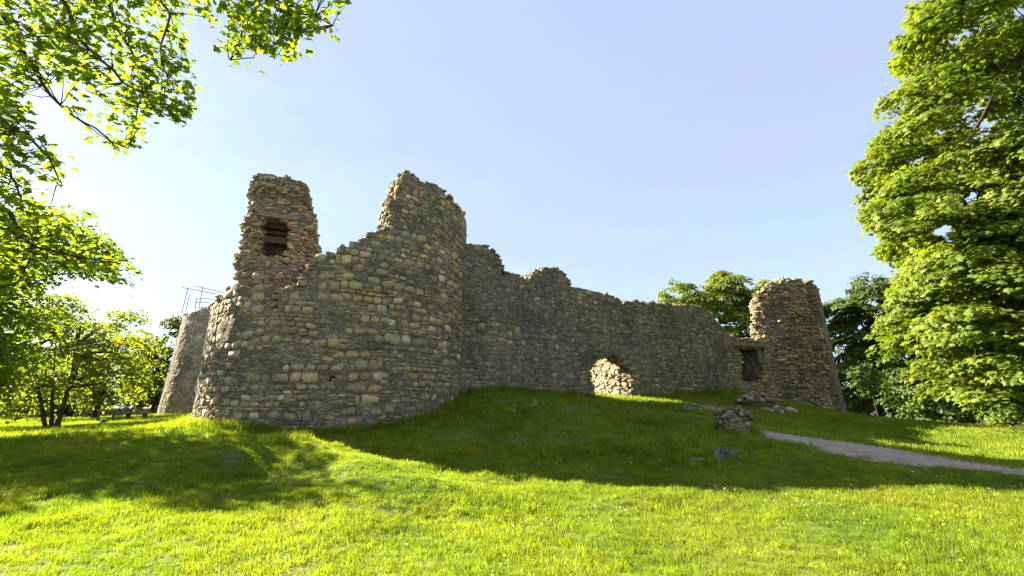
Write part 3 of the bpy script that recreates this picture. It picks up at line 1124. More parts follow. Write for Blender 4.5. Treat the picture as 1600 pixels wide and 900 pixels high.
def heap(name, label, cat, px, py, w, hgt, n, seed, core=False, size=(.14, .42), dark=1.0):
    p = ground_hit(px, py)
    z = float(HB(p[0], p[1]))
    rng = np.random.default_rng(seed)
    t = thing(name, label, cat, (p[0], p[1], z))
    S = Stones()
    if core:
        me = boulder_mesh('mortar_core', seed, 3, .2, True)
        o = link('mortar_core', me, M['core'], t, loc=(0, 0, hgt * .35))
        o.scale = (w * .44, w * .34, hgt * .62)
    for k in range(n):
        a, r = rng.uniform(0, 2 * math.pi), rng.uniform(0, 1) ** .5
        if core:
            el = rng.uniform(0, 1.3)
            dirv = np.array([math.cos(a) * math.cos(el), math.sin(a) * math.cos(el), math.sin(el)])
            dirv = dirv / (np.abs(dirv) ** 2.8).sum() ** (1 / 2.8) * (1 + rng.normal(0, .10))
            pos = dirv * np.array([w * .47, w * .37, hgt * .66]) + np.array([0, 0, hgt * .33])
            nn = dirv
        else:
            pos = np.array([math.cos(a) * r * w / 2, math.sin(a) * r * w / 3, hgt * (1 - r) * rng.uniform(.3, 1)])
            pos[2] += float(HB(p[0] + pos[0], p[1] + pos[1])) - z
            nn = np.array([rng.normal(0, .5), -.7 + rng.normal(0, .3), .8])
        nn = nn / np.linalg.norm(nn)
        nn = nn + rng.normal(0, .3, 3)
        nn /= np.linalg.norm(nn)
        tx = np.cross(np.array([0, 0, 1.0]), nn) + rng.normal(0, .45, 3)
        tx -= nn * (tx @ nn)
        tx /= np.linalg.norm(tx)
        ty = np.cross(nn, tx)
        sx = rng.uniform(*size)
        A = np.stack([tx * sx / 2, ty * sx * rng.uniform(.35, .75) / 2, nn * sx * .3], 1)
        S.add(np.array([p[0], p[1], z]) + pos, A, rng.choice(['slab', 'cobble', 'block']), tuple(dark * c_ for c_ in pick(PAL_RUBBLE['slab'] if rng.random() < .86 else [((.46, .43, .37), 1)], rng)))
    S.build(t, n)
    return t


heap('wall_stub', 'chunky stub of broken masonry where the gravel path disappears', 'ruin', 1147, 676, 1.0, .72, 120, 5, True, (.08, .26), .62)
boulder('rock', 'grey rounded outcrop on the shaded slope below the masonry stub', 1133, 716, .8, .5, 3, .56)
boulder('rock', 'small flat rock half buried left of the outcrop on the slope', 1088, 720, .4, .14, 4, .5)
heap('rubble_heap', 'rounded heap of rubble under the doorway wall', 'rubble', 1187, 636, 2.2, .6, 90, 6, True, (.12, .36), .72)
heap('rubble_heap', 'scatter of pale loose stones beside the right hand tower foot', 'rubble', 1224, 645, 2.4, .4, 26, 7, False, (.14, .4), .8)
heap('rubble_heap', 'low line of stones on the bank crest left of the masonry stub', 'rubble', 1095, 641, 2.2, .35, 24, 8, False, (.15, .4))
heap('rubble_heap', 'few stones in the earth ledge below the curtain wall', 'rubble', 845, 639, 2.6, .14, 14, 9, False, (.1, .28))
boulder('rock', 'dark stone on the crest to the right of the gateway', 1075, 645, .6, .35, 8)
boulder('rock', 'small pale stone showing through the grass in front of the round tower', 440, 703, .6, .2, 6)

# ------------------------------------------------------------------ leaves and trees
LEAF_V = np.array([(0, 0, 0), (.16, .12, .0), (.48, .10, -.08), (.36, .32, -.03), (.56, .58, -.10), (.26, .62, -.02), (0, 1.0, -.10), (-.26, .62, -.02), (-.56, .58, -.10), (-.36, .32, -.03), (-.48, .10, -.08), (-.16, .12, 0), (0, .42, .06)])
LEAF_T = np.array([(12, i, i + 1) for i in range(0, 11)] + [(12, 11, 0)])
SIMPLE_V = np.array([(0, 0, 0), (.38, .45, -.08), (0, 1.0, -.06), (-.38, .45, -.08), (0, .5, .05)])
SIMPLE_T = np.array([(0, 1, 4), (1, 2, 4), (2, 3, 4), (3, 0, 4)])
SPRAY_V = np.concatenate([SIMPLE_V @ np.array(Matrix.Rotation(a_, 3, 'Z') @ Matrix.Rotation(b_, 3, 'X')).T * s_ for a_, b_, s_ in ((0, .2, 1), (2.0, -.3, .85), (4.2, .35, .9))])
SPRAY_T = np.concatenate([SIMPLE_T + 5 * k for k in range(3)])


def leaf_frames(P, Nn, size, rng):
    n = len(P)
    Nn = Nn / (np.linalg.norm(Nn, axis=1, keepdims=True) + 1e-9)
    r = rng.normal(0, 1, (n, 3))
    r[:, 2] -= .5
    y = r - Nn * (r * Nn).sum(1, keepdims=True)
    y /= np.linalg.norm(y, axis=1, keepdims=True) + 1e-9
    x = np.cross(y, Nn)
    return np.stack([x, y, Nn], 2) * np.asarray(size).reshape(-1, 1, 1)


def leaf_mesh(name, P, A, tone, tv, tt):
    V = np.einsum('nij,kj->nki', A, tv) + P[:, None]
    T = tt[None] + (np.arange(len(P)) * len(tv))[:, None, None]
    return mesh_np(name, V.reshape(-1, 3), T.reshape(-1, 3), False, {'tone': ('FLOAT', np.repeat(tone, len(tv)))})


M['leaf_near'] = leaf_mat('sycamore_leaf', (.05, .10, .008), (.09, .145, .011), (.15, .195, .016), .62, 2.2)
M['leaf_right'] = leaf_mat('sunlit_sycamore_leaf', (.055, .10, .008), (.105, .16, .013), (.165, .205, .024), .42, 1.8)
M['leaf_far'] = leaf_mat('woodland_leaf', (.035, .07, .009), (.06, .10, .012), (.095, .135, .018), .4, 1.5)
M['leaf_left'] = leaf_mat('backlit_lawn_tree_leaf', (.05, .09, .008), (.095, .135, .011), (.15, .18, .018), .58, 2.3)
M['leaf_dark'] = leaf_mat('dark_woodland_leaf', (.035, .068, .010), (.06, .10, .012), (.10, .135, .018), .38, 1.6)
def leaf_obj_mat(name, src):
    m = src.copy()
    m.name = name
    nt = m.node_tree
    at_ = [n for n in nt.nodes if n.type == 'ATTRIBUTE'][0]
    oi = nt.nodes.new('ShaderNodeObjectInfo')
    for l in list(at_.outputs['Fac'].links):
        nt.links.new(oi.outputs['Random'], l.to_socket)
    return m


M['leaf_near_obj'] = leaf_obj_mat('sycamore_single_leaf', M['leaf_near'])
M['leaf_right_obj'] = leaf_obj_mat('sunlit_sycamore_single_leaf', M['leaf_right'])


def curve_pts(a, b_, sag, n, rng, wob=.06):
    a, b_ = np.asarray(a, float), np.asarray(b_, float)
    t = np.linspace(0, 1, n)[:, None]
    L = np.linalg.norm(b_ - a)
    m_ = (a + b_) / 2 + np.array([0, 0, sag * L]) + rng.normal(0, wob * L, 3)
    p = (1 - t) ** 2 * a + 2 * t * (1 - t) * m_ + t ** 2 * b_
    p[1:-1] += rng.normal(0, wob * L * .12, p[1:-1].shape)
    return p


def nearest(p, pts):
    d = np.linalg.norm(pts - p, axis=1)
    return int(d.argmin())


def pad_leaves(cen, rx, rz, n, out_dir, rng, size, droop=.35, flat=.55):
    """a drooping tier of leaves: denser on its upper skin"""
    a = rng.uniform(0, 2 * math.pi, n)
    r = rng.uniform(0, 1, n) ** .5
    x, y = np.cos(a) * r * rx, np.sin(a) * r * rx
    lay = rng.uniform(0, 1, n) ** 2
    z = rz * (np.sqrt(np.clip(1 - r * r, 0, 1)) - lay * 1.1) - droop * (x * out_dir[0] + y * out_dir[1])
    P = np.stack([x, y, z], 1) + cen
    Nn = np.stack([x / rx * .5, y / rx * .5, np.full(n, 1.0)], 1) + np.array([out_dir[0], out_dir[1], 0]) * .45 + rng.normal(0, flat, (n, 3))
    return P, Nn


def tree(name, label, base, top, blobs, mats, n_pads, per_pad, pad_r, leaf, seed, kind='simple', trunk_r=.25, limbs=8, accept=None, n_single=0, single_mat=None, group=None, shell=.55, fork=None,
         tone_bias=0.0, trunk_top=None, cat='tree', flat=.55, stems=1, boughs=None):
    rng = np.random.default_rng(seed)
    base = np.asarray(base, float)
    top = np.asarray(top, float)
    t = thing(name, label, cat, base, group)
    cen, ctr = [], []
    vol = np.array([b_[1][0] * b_[1][1] * b_[1][2] for b_ in blobs]) ** .67
    tries = 0
    while len(cen) < n_pads and tries < n_pads * 60:
        tries += 1
        c, r = blobs[rng.choice(len(blobs), p=vol / vol.sum())]
        d = rng.normal(0, 1, 3)
        d /= np.linalg.norm(d)
        q = np.array(c) + d * np.array(r) * rng.uniform(shell, 1.0)
        if q[2] < base[2] + .3:
            continue
        if accept is not None:
            if not accept(q):
                continue
        cen.append(q)
        ctr.append(np.array(c))
    if boughs:
        big, cb, cen, ctr = cen, ctr, [], []
        for q, c in zip(big, cb):
            od = q - c
            od = od[:2] / (np.linalg.norm(od[:2]) + 1e-6)
            br = boughs[1] * rng.uniform(.6, 1.3)
            for _ in range(int(boughs[0] * rng.uniform(.7, 1.3))):
                a, r = rng.uniform(0, 6.283), br * rng.uniform(0, 1) ** .5
                dx, dy = math.cos(a) * r, math.sin(a) * r
                z = .5 * br * (1 - (r / br) ** 2) * rng.uniform(.4, 1) - .55 * (dx * od[0] + dy * od[1]) + rng.normal(0, .12)
                cen.append(q + np.array([dx, dy, z]))
                ctr.append(q - np.array([od[0], od[1], 0]) * br * .3)
    cen, ctr = np.array(cen), np.array(ctr)
    if accept is not None:
        ok = accept(cen)
        cen, ctr = cen[ok], ctr[ok]
    P, Nn, tn = [], [], []
    for q, c in zip(cen, ctr):
        od = q[:2] - c[:2]
        od = od / (np.linalg.norm(od) + 1e-6)
        rr = pad_r * rng.uniform(.65, 1.3)
        k = max(6, int(per_pad * rng.uniform(.6, 1.4)))
        p_, n_ = pad_leaves(q, rr, rr * .34, k, od, rng, leaf, flat=flat)
        P.append(p_)
        Nn.append(n_)
        tn.append(np.clip(rng.normal(.5 + tone_bias + .22 * rng.normal(), .22, k), 0, 1))
    P, Nn, tn = np.concatenate(P), np.concatenate(Nn), np.concatenate(tn)
    if accept is not None:
        ok = accept(P)
        P, Nn, tn = P[ok], Nn[ok], tn[ok]
    A = leaf_frames(P, Nn, leaf * rng.uniform(.65, 1.25, len(P)), rng)
    tv, tt = {'simple': (SIMPLE_V, SIMPLE_T), 'leaf': (LEAF_V, LEAF_T), 'spray': (SPRAY_V, SPRAY_T)}[kind]
    rest = np.arange(len(P))
    if n_single:
        px, py = proj(P)
        vd = np.array([0, 0, EYE]) - P
        dd = np.linalg.norm(vd, axis=1)
        nz = A[:, :, 2]
        ar = np.abs((nz * vd).sum(1)) / dd / dd ** 2 * np.linalg.norm(A[:, :, 0], axis=1) * (px > 5) & 1 if False else np.abs((nz * vd).sum(1)) * np.linalg.norm(A[:, :, 0], axis=1) / dd ** 3
        ar = ar * ((px > 5) & (px < 1595) & (py > 5) & (py < 895))
        order = np.argsort(-ar)
        singles_from(t, P, A, order[:n_single], tv, tt, single_mat)
        rest = order[n_single:]
    link('crown', leaf_mesh('crown', P[rest], A[rest], tn[rest], tv, tt), mats, t, 'stuff')
    # trunk, limbs and twigs
    tb = MB()
    nodes = []
    for s_ in range(stems):
        off = rng.normal(0, .25, 3) * (stems > 1)
        tpos = top + off * np.array([5, 3, 1]) if stems > 1 else top
        tp = curve_pts(base - np.array([0, 0, .3]) + off * .5 * np.array([1, 1, 0]), tpos, 0, 9, rng, .04)
        rr = np.linspace(trunk_r / (1 if stems == 1 else 2.8), trunk_r * (.25 if stems == 1 else .07), 9)
        rr[0] *= 1.35
        tb.tube(tp, rr, 8)
        nodes += [tp[k] for k in range(3, 9)]
    tb.build('trunk', M['bark'], t, True)
    nodes = np.array(nodes)
    if limbs:
        pickn = rng.permutation(len(cen))[:limbs]
        allp, allr = list(nodes), [trunk_r * .5] * len(nodes)
        for i in pickn:
            tgt = cen[i]
            cand = nodes[nodes[:, 2] < tgt[2] + .5]
            if not len(cand):
                cand = nodes
            a = cand[nearest(tgt, cand)]
            cp = curve_pts(a, tgt, -.04, 9, rng, .07)
            q = MB()
            q.tube(cp, np.linspace(trunk_r * .42, trunk_r * .08, 9), 6)
            q.build('limb', M['bark'], t, True)
            allp += list(cp[3:])
        allp = np.array(allp)
        tw_ = MB()
        picked = set(pickn.tolist())
        dist = np.array([np.linalg.norm(allp - q, axis=1).min() for q in cen])
        for i in np.argsort(dist):
            if int(i) in picked:
                continue
            tgt = cen[i]
            a = allp[nearest(tgt, allp)]
            L_ = np.linalg.norm(a - tgt)
            if L_ < .05 or L_ > 3.5:
                continue
            cp = curve_pts(a, tgt, -.06, 5, rng, .1)
            r_a = trunk_r * min(.12, .05 + .02 * L_)
            tw_.tube(cp, np.linspace(r_a, trunk_r * .03, 5), 4)
            allp = np.concatenate([allp, cp[2:]])
        if tw_.n:
            tw_.build('twigs', M['bark'], t, True, 'stuff')
    return t


LEAF_VARIANTS = {}


def singles_from(t, P, A, idx, tv, tt, m):
    key = (len(tv), m.name)
    if key not in LEAF_VARIANTS:
        me = mesh_np('leaf', tv, tt, False)
        me.materials.append(m)
        LEAF_VARIANTS[key] = me
    me = LEAF_VARIANTS[key]
    L = np.array(t.location)
    for i in idx:
        o = bpy.data.objects.new('leaf', me)
        COL.objects.link(o)
        o.parent = t
        mw = Matrix.Identity(4)
        for r in range(3):
            for c in range(3):
                mw[r][c] = A[i][r][c]
            mw[r][3] = P[i][r] - L[r]
        o.matrix_basis = mw


# ---- sycamore on the left whose boughs hang into the picture
POLY_A = [(-200, -300), (-200, 170), (20, 200), (50, 150), (62, 135), (85, 160), (100, 200), (130, 215), (165, 225), (205, 250), (228, 245), (218, 205), (240, 172), (262, 190), (300, 190), (306, 150), (300, 95), (283, 35), (300, 18), (335, 45), (345, 20), (345, -300)]
POLY_B = [(345, -200), (338, 0), (356, 22), (348, 80), (365, 106), (385, 72), (428, 88), (466, 90), (470, 52), (525, 46), (542, 2), (560, -200)]
POLY_C = [(-200, 150), (20, 165), (50, 190), (78, 215), (92, 260), (110, 292), (75, 300), (60, 285), (80, 330), (118, 330), (122, 358), (150, 375), (205, 408), (182, 446), (140, 430), (92, 420), (60, 432), (30, 450), (0, 470), (-200, 470)]


def overhang_tree():
    rng = np.random.default_rng(101)
    base = np.array([-14.5, 4.6, float(H0(-14.5, 4.6))])
    t = thing('sycamore_tree', 'sycamore at the left edge with backlit leafy boughs hanging across the upper left sky', 'tree', base)
    tp = curve_pts(base - np.array([0, 0, .3]), base + np.array([.2, -.2, 5.4]), 0, 10, rng, .03)
    q = MB()
    q.tube(tp, np.linspace(.5, .16, 10), 10)
    q.build('trunk', M['bark'], t, True)
    boughs = [
        [(-60, -30, 7.6), (0, 15, 7.2), (25, 55, 7.0), (60, 120, 6.9), (85, 160, 6.8), (120, 185, 6.7), (150, 200, 6.6), (168, 216, 6.5), (200, 232, 6.5)],
        [(40, -60, 7.0), (100, 0, 6.8), (112, 30, 6.8), (122, 60, 6.7), (158, 92, 6.6), (200, 132, 6.6), (250, 168, 6.5), (290, 178, 6.5)],
        [(120, -60, 7.2), (170, 0, 7.0), (182, 40, 7.0), (212, 92, 6.9), (224, 140, 6.9), (212, 192, 6.8)],
        [(200, -80, 6.6), (240, -20, 6.5), (268, 30, 6.4), (250, 80, 6.4), (262, 120, 6.4)],
        [(300, -90, 6.8), (372, -20, 6.6), (398, 28, 6.5), (374, 58, 6.5), (360, 94, 6.4)],
        [(330, -80, 6.4), (420, -12, 6.3), (462, 22, 6.2), (500, 32, 6.2), (520, 40, 6.2)],
        [(-80, 210, 7.2), (0, 252, 7.0), (30, 292, 6.8), (36, 330, 6.7)],
        [(-80, 290, 7.0), (0, 316, 6.8), (30, 362, 6.6), (60, 388, 6.5), (130, 400, 6.4), (188, 412, 6.4)],
        [(-60, 150, 6.6), (0, 190, 6.5), (40, 212, 6.5), (78, 242, 6.4), (92, 280, 6.4)],
        [(-60, 460, 6.8), (20, 444, 6.7), (48, 404, 6.6)],
    ]
    bp, leads = [], []
    for bgh in boughs:
        w = np.array([at(*p_) for p_ in bgh])
        root = tp[int(rng.integers(5, 9))]
        lead = curve_pts(root, w[0], .08, 7, rng, .03)[:-1]
        full = np.concatenate([lead, w])
        # resample with a little gnarl
        d = np.r_[0, np.cumsum(np.linalg.norm(np.diff(full, axis=0), axis=1))]
        tt_ = np.linspace(0, d[-1], 40)
        sm = np.stack([np.interp(tt_, d, full[:, c]) for c in range(3)], 1)
        sm[1:-1] += rng.normal(0, .018, sm[1:-1].shape)
        q = MB()
        q.tube(sm, np.linspace(.10, .010, 40) ** 1.0, 6)
        q.build('limb', M['bark'], t, True)
        bp.append(sm[10:])
        leads.append(sm[4:26])
    bp = np.concatenate(bp)
    leads = np.concatenate(leads)
    # leaf clusters
    P, Nn, tn = [], [], []
    tw_ = MB()
    for poly, n, dep in ((POLY_A, 275, 6.8), (POLY_B, 100, 6.35), (POLY_C, 140, 6.6)):
        xs, ys = [p_[0] for p_ in poly], [p_[1] for p_ in poly]
        k = 0
        pts = []
        while k < n:
            x, y = rng.uniform(max(min(xs), -40), max(xs)), rng.uniform(max(min(ys), -40), max(ys))
            if not in_poly(x, y, poly):
                continue
            if float(vnoise(x / 48, y / 48, 0, 5)) < (-.28 if poly is not POLY_B else -.6) and rng.random() < .85:
                continue
            if pts and min((x - a) ** 2 + (y - b_) ** 2 for a, b_ in pts) < 9 ** 2:
                if rng.random() < .8:
                    continue
            pts.append((x, y))
            k += 1
            q = at(x, y, dep + .55 * float(vnoise(x / 70, y / 70, 0, 6)) + rng.normal(0, .25))
            a = bp[nearest(q, bp)]
            if np.linalg.norm(a - q) > .06:
                tw_.tube(curve_pts(a, q, -.05, 5, rng, .1), np.linspace(.011, .004, 5), 4)
            m_ = int(rng.integers(7, 15))
            sp = rng.normal(0, 1, (m_, 3)) * np.array([.15, .15, .06])
            P.append(q + sp)
            Nn.append(np.array([0, 0, 1.0]) + rng.normal(0, .48, (m_, 3)))
            tn.append(np.clip(rng.normal(.5, .25, m_), 0, 1))
    for _ in range(170):                                                # the same boughs outside the frame
        a = leads[int(rng.integers(len(leads)))]
        q = a + rng.normal(0, 1, 3) * np.array([.4, .4, .25])
        if proj(q)[0] > -60:
            continue
        tw_.tube(curve_pts(a, q, -.05, 5, rng, .1), np.linspace(.011, .004, 5), 4)
        P.append(q + rng.normal(0, 1, (14, 3)) * np.array([.2, .2, .08]))
        Nn.append(np.array([0, 0, 1.0]) + rng.normal(0, .48, (14, 3)))
        tn.append(np.clip(rng.normal(.5, .25, 14), 0, 1))
    tw_.build('twigs', M['bark'], t, True, 'stuff')
    P, Nn, tn = np.concatenate(P), np.concatenate(Nn), np.concatenate(tn)
    px, py = proj(P)
    ok = (px < -20) | in_poly(px, py, POLY_A) | in_poly(px, py, POLY_B) | in_poly(px, py, POLY_C) | (rng.random(len(P)) < .12)
    P, Nn, tn = P[ok], Nn[ok], tn[ok]
    A = leaf_frames(P, Nn, .128 * rng.uniform(.6, 1.25, len(P)), rng)
    px, py = proj(P)
    vd = np.array([0, 0, EYE]) - P
    dd = np.linalg.norm(vd, axis=1)
    ar = np.abs((A[:, :, 2] * vd).sum(1)) * np.linalg.norm(A[:, :, 0], axis=1) / dd ** 3 * ((px > 5) & (px < 1595) & (py > 5))
    order = np.argsort(-ar)
    singles_from(t, P, A, order[:300], LEAF_V, LEAF_T, M['leaf_near_obj'])
    r_ = order[300:]
    # the part of the crown that stands out of the frame and shades the lawn
    rng2 = np.random.default_rng(102)
    P2, N2 = [], []
    for c, r in (((-21.5, 15.5, 6.2), (3.4, 3.2, 3.0)), ((-16.8, 13.2, 3.0), (2.0, 1.8, 2.0)), ((-18, 15.5, 5.0), (2.5, 2.0, 3.0)), ((-19.0, 18.6, 7.2), (2.3, 2.4, 2.4)), ((-16.6, 15.6, 7.2), (2.2, 2.0, 2.2))):
        k = 0
        while k < 95 * r[0] / 2.5:
            d = rng2.normal(0, 1, 3)
            d /= np.linalg.norm(d)
            q = np.array(c) + d * np.array(r) * rng2.uniform(.5, 1)
            k += 1
            x, y = proj(q)
            lim = 55 + 22 * math.sin(y / 37.0) if 490 < y < 690 else -10
            if (x > lim and not in_poly(x, y, POLY_C)) or q[2] < base[2] + .5:
                continue
            od = d[:2] / (np.linalg.norm(d[:2]) + 1e-6)
            a, b_ = pad_leaves(q, .8, .35, 42, od, rng2, .16)
            P2.append(a)
            N2.append(b_)
    P2, N2 = np.concatenate(P2), np.concatenate(N2)
    A2 = leaf_frames(P2, N2, .19 * rng2.uniform(.7, 1.2, len(P2)), rng2)
    link('crown', leaf_mesh('crown', P[r_], A[r_], tn[r_], LEAF_V, LEAF_T), M['leaf_near'], t, 'stuff')
    base2 = np.array([-18.6, 15.2, float(H0(-18.6, 15.2))])
    t2 = thing('sycamore_tree', 'darker sycamore at the left edge whose low foliage hangs close to the lawn', 'tree', base2)
    link('crown', leaf_mesh('crown', P2, A2, np.clip(rng2.normal(.42, .25, len(P2)), 0, 1), LEAF_V, LEAF_T), M['leaf_near'], t2, 'stuff')
    q = MB()
    tp2 = curve_pts(base2 - np.array([0, 0, .3]), base2 + np.array([-.6, .4, 8]), 0, 10, rng2, .03)
    q.tube(tp2, np.linspace(.4, .1, 10), 10)
    q.build('trunk', M['bark'], t2, True)
    for k in range(9):
        q = MB()
        q.tube(curve_pts(tp2[3 + k % 5], P2[int(rng2.integers(len(P2)))], .03, 8, rng2, .06), np.linspace(.07, .012, 8), 6)
        q.build('limb', M['bark'], t2, True)


overhang_tree()

# ---- big sunlit sycamore on the right
POLY_R = [(1400, -400), (1400, 0), (1398, 35), (1424, 44), (1396, 78), (1402, 112), (1396, 140), (1362, 165), (1355, 185), (1372, 208), (1342, 245), (1320, 262), (1332, 300), (1350, 330), (1362, 372), (1385, 405), (1418, 404), (1396, 425), (1372, 450),
          (1380, 480), (1352, 545), (1352, 566), (1384, 572), (1412, 562), (1400, 592), (1420, 640), (1440, 660), (1478, 660), (1510, 640), (1545, 655), (1600, 640), (1950, 660), (1950, -330), (1400, -330)]
HOLE1 = [(1488, 312), (1520, 298), (1536, 306), (1530, 322), (1500, 330)]
HOLE2 = [(1455, 352), (1490, 345), (1482, 372), (1460, 372)]


def acc_right(q):
    x, y = proj(q)
    x, y = x + 20 * vnoise(x / 21, y / 21, 0, 3) + 8 * vnoise(x / 6, y / 6, 0, 4), y + 14 * vnoise(x / 19, y / 19, 7, 3)
    return in_poly(x, y, POLY_R) & ~in_poly(x, y, HOLE1) & ~in_poly(x, y, HOLE2)


tree('sycamore_tree', 'big sunlit sycamore filling the right edge with tiers of bright green leaves', (22.8, 20.0, float(H0(22.8, 20))), (24.2, 22.5, 14.5),
     [((24.5, 19.5, 14.0), (9.5, 7.5, 8.5)), ((22.5, 17.5, 5.6), (7.5, 5.0, 4.2)), ((22.0, 18.0, 9.0), (7.5, 6.0, 4.0))], M['leaf_right'], 205, 56, .74, .22, 202, 'leaf', .30, 26, acc_right,
     300, M['leaf_right_obj'], shell=.5, flat=.36, boughs=(14, 1.9))

# ---- woodland behind the castle on the right
tree('tree', 'bright crowned tree standing behind the curtain wall between gateway and right hand tower', (27, 57, 1.2), (26.5, 57, 13),
     [((22.5, 56, 14.2), (4.5, 4.5, 3.2)), ((27.0, 57, 15.6), (5.2, 4.5, 3.6)), ((33.5, 57, 15.2), (6, 4.5, 4.2)), ((28.5, 55, 11), (3.4, 3.0, 3.2)), ((30.5, 55, 7), (3.0, 3.0, 2.5))], M['leaf_right'], 105, 46, .85, .36, 301, 'simple', .3, 14, boughs=(8, 1.7), flat=.4, shell=.4, tone_bias=.22)
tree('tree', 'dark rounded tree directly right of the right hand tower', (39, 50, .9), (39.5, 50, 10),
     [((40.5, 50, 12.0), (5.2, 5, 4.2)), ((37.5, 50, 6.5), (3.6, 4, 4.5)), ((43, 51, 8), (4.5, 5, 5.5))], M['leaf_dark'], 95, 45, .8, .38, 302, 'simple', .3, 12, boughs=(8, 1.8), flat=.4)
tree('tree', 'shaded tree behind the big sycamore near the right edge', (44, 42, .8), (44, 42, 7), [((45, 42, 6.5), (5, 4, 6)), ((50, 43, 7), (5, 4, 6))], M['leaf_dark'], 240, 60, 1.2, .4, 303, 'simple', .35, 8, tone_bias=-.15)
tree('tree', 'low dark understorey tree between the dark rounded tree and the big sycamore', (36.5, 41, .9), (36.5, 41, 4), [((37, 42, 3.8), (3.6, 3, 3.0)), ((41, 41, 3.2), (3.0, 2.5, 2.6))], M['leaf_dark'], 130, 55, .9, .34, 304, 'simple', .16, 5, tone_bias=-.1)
tree('bush', 'round bright bush at the right edge under the big sycamore', (24.8, 23.6, .95), (24.8, 23.6, 1.6), [((24.8, 23.6, 1.45), (1.1, .9, .65))], M['leaf_right'], 34, 40, .45, .17, 305, 'simple', .06, 4, cat='bush')
tree('sapling', 'thin pale sapling trunk at the foot of the right hand tower', (28.6, 37.0, 1.2), (28.4, 37, 4.6), [((28.6, 37.2, 4.4), (1.2, 1.2, 1.3))], M['leaf_dark'], 26, 40, .6, .26, 306, 'simple', .07, 3)

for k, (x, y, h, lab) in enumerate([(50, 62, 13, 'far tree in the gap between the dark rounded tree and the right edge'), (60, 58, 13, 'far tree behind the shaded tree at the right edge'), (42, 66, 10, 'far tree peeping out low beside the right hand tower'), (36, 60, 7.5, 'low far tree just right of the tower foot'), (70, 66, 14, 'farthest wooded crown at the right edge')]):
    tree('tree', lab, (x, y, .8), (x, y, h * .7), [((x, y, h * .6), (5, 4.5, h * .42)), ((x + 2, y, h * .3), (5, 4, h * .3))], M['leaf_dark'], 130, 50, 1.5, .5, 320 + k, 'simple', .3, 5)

tree('hedge', 'dark low hedge of shrubs closing the far side of the right hand lawn', (60, 78, .6), (60, 78, 2), [((34 + 9 * k, 78 - 2 * k, 2.2), (6, 2.5, 2.4)) for k in range(8)], M['leaf_dark'], 260, 50, 1.3, .5, 340, 'simple', .1, 0, cat='hedge', shell=.2)

# ---- trees on the left
tree('tree', 'spreading tree with several leaning stems on the left lawn', (-22.6, 23.6, float(H0(-22.6, 23.6))), (-22.0, 23.8, 5.4),
     [((-23.6, 24, 4.6), (4.0, 2.6, 2.1)), ((-20.6, 24, 4.7), (2.0, 2.2, 1.5)), ((-26, 24, 3.4), (3.0, 2.6, 2.0)), ((-24, 23, 6.6), (2.6, 2.0, 1.0))], M['leaf_left'], 215, 48, .75, .20, 401, 'simple', .30, 16, stems=5)
tree('tree', 'loose leafy tree behind the leaning stemmed tree', (-31, 35, 1.4), (-31, 35, 7), [((-31.0, 35, 7.2), (3.0, 3, 2.6)), ((-33.5, 35, 4.6), (3.4, 3, 2.8)), ((-30, 35, 4.2), (2.2, 3, 2.6))], M['leaf_left'], 170, 42, .9, .27, 402, 'simple', .2, 12, tone_bias=.05)
tree('tree', 'tree close against the left side of the far left tower', (-35.5, 46.5, 1.4), (-35.5, 47, 7), [((-35.2, 47.5, 9.0), (2.6, 2.4, 2.8)), ((-37, 47, 5.6), (3.0, 3, 3.0)), ((-35, 46, 4.0), (2.2, 2.2, 2.0))], M['leaf_far'], 170, 55, .9, .34, 403, 'simple', .2, 9, tone_bias=-.05)
for k, (x, y, h, lab) in enumerate([(-47, 44, 8.5, 'tall hazy tree far off at the left edge of the lawn'), (-55, 56, 9, 'broad distant tree seen between the stems of the left lawn tree'), (-40, 58, 7.5, 'distant tree in the gap left of the far left tower'), (-66, 50, 9, 'distant dark tree low at the left edge')]):
    tree('tree', lab, (x, y, 1.1), (x, y, h * .7), [((x, y, h * .62), (4.5, 4, h * .42)), ((x + 3, y, h * .4), (3.5, 3.5, h * .33))], M['leaf_far'], 120, 50, 1.2, .45, 410 + k, 'simple', .3, 7)

# ------------------------------------------------------------------ small things on the left lawn
pb0 = ground_hit(211, 660)
def lawn(x, y, d):
    p = at(x, y, d)
    return np.array([p[0], p[1], float(H(p[0], p[1]))])


bt = lawn(211, 660, 31)
t = thing('bench', 'low wooden bench on the lawn left of the far left tower', 'bench', bt)
b = MB(); b.box(bt + [0, 0, .44], (.75, .1, 0), (-.03, .2, 0), (0, 0, .035)); b.build('seat', M['timber'], t)
for s_ in (-.55, .55):
    b = MB(); b.box(bt + [s_, 0, .2], (.05, 0, 0), (0, .16, 0), (0, 0, .21)); b.build('leg', M['old_timber'], t)
br = lawn(164, 662, 29)
t = thing('barrier', 'small wooden barrier with two posts and a rail on the lawn', 'barrier', br)
for s_ in (-.5, .45):
    b = MB(); b.box(br + [s_, 0, .35], (.05, 0, 0), (0, .05, 0), (0, 0, .42)); b.build('post', M['old_timber'], t)
b = MB(); b.box(br + [0, -.08, .72], (.62, 0, 0), (0, .025, 0), (0, 0, .05)); b.build('rail', M['timber'], t)
st = lawn(160, 668, 26)
b = MB(); b.tube([st + [0, 0, -.1], st + [0, 0, .12], st + [.02, 0, .3], st + [.02, 0, .305]], [.2, .16, .15, .001], 9)
o = b.build('tree_stump', M['old_timber'], None, True); tag(o, 'short cut tree stump on the lawn in front of the barrier', 'stump')
lw = lawn(158, 655, 52)
t = thing('boundary_wall', 'low tan boundary wall far behind the stump and barrier', 'wall', lw)
b = MB(); b.box(lw + [-2, 0, .5], (9, .5, 0), (0, .25, 0), (0, 0, .6)); b.build('wall_body', M['core_pale'], t)
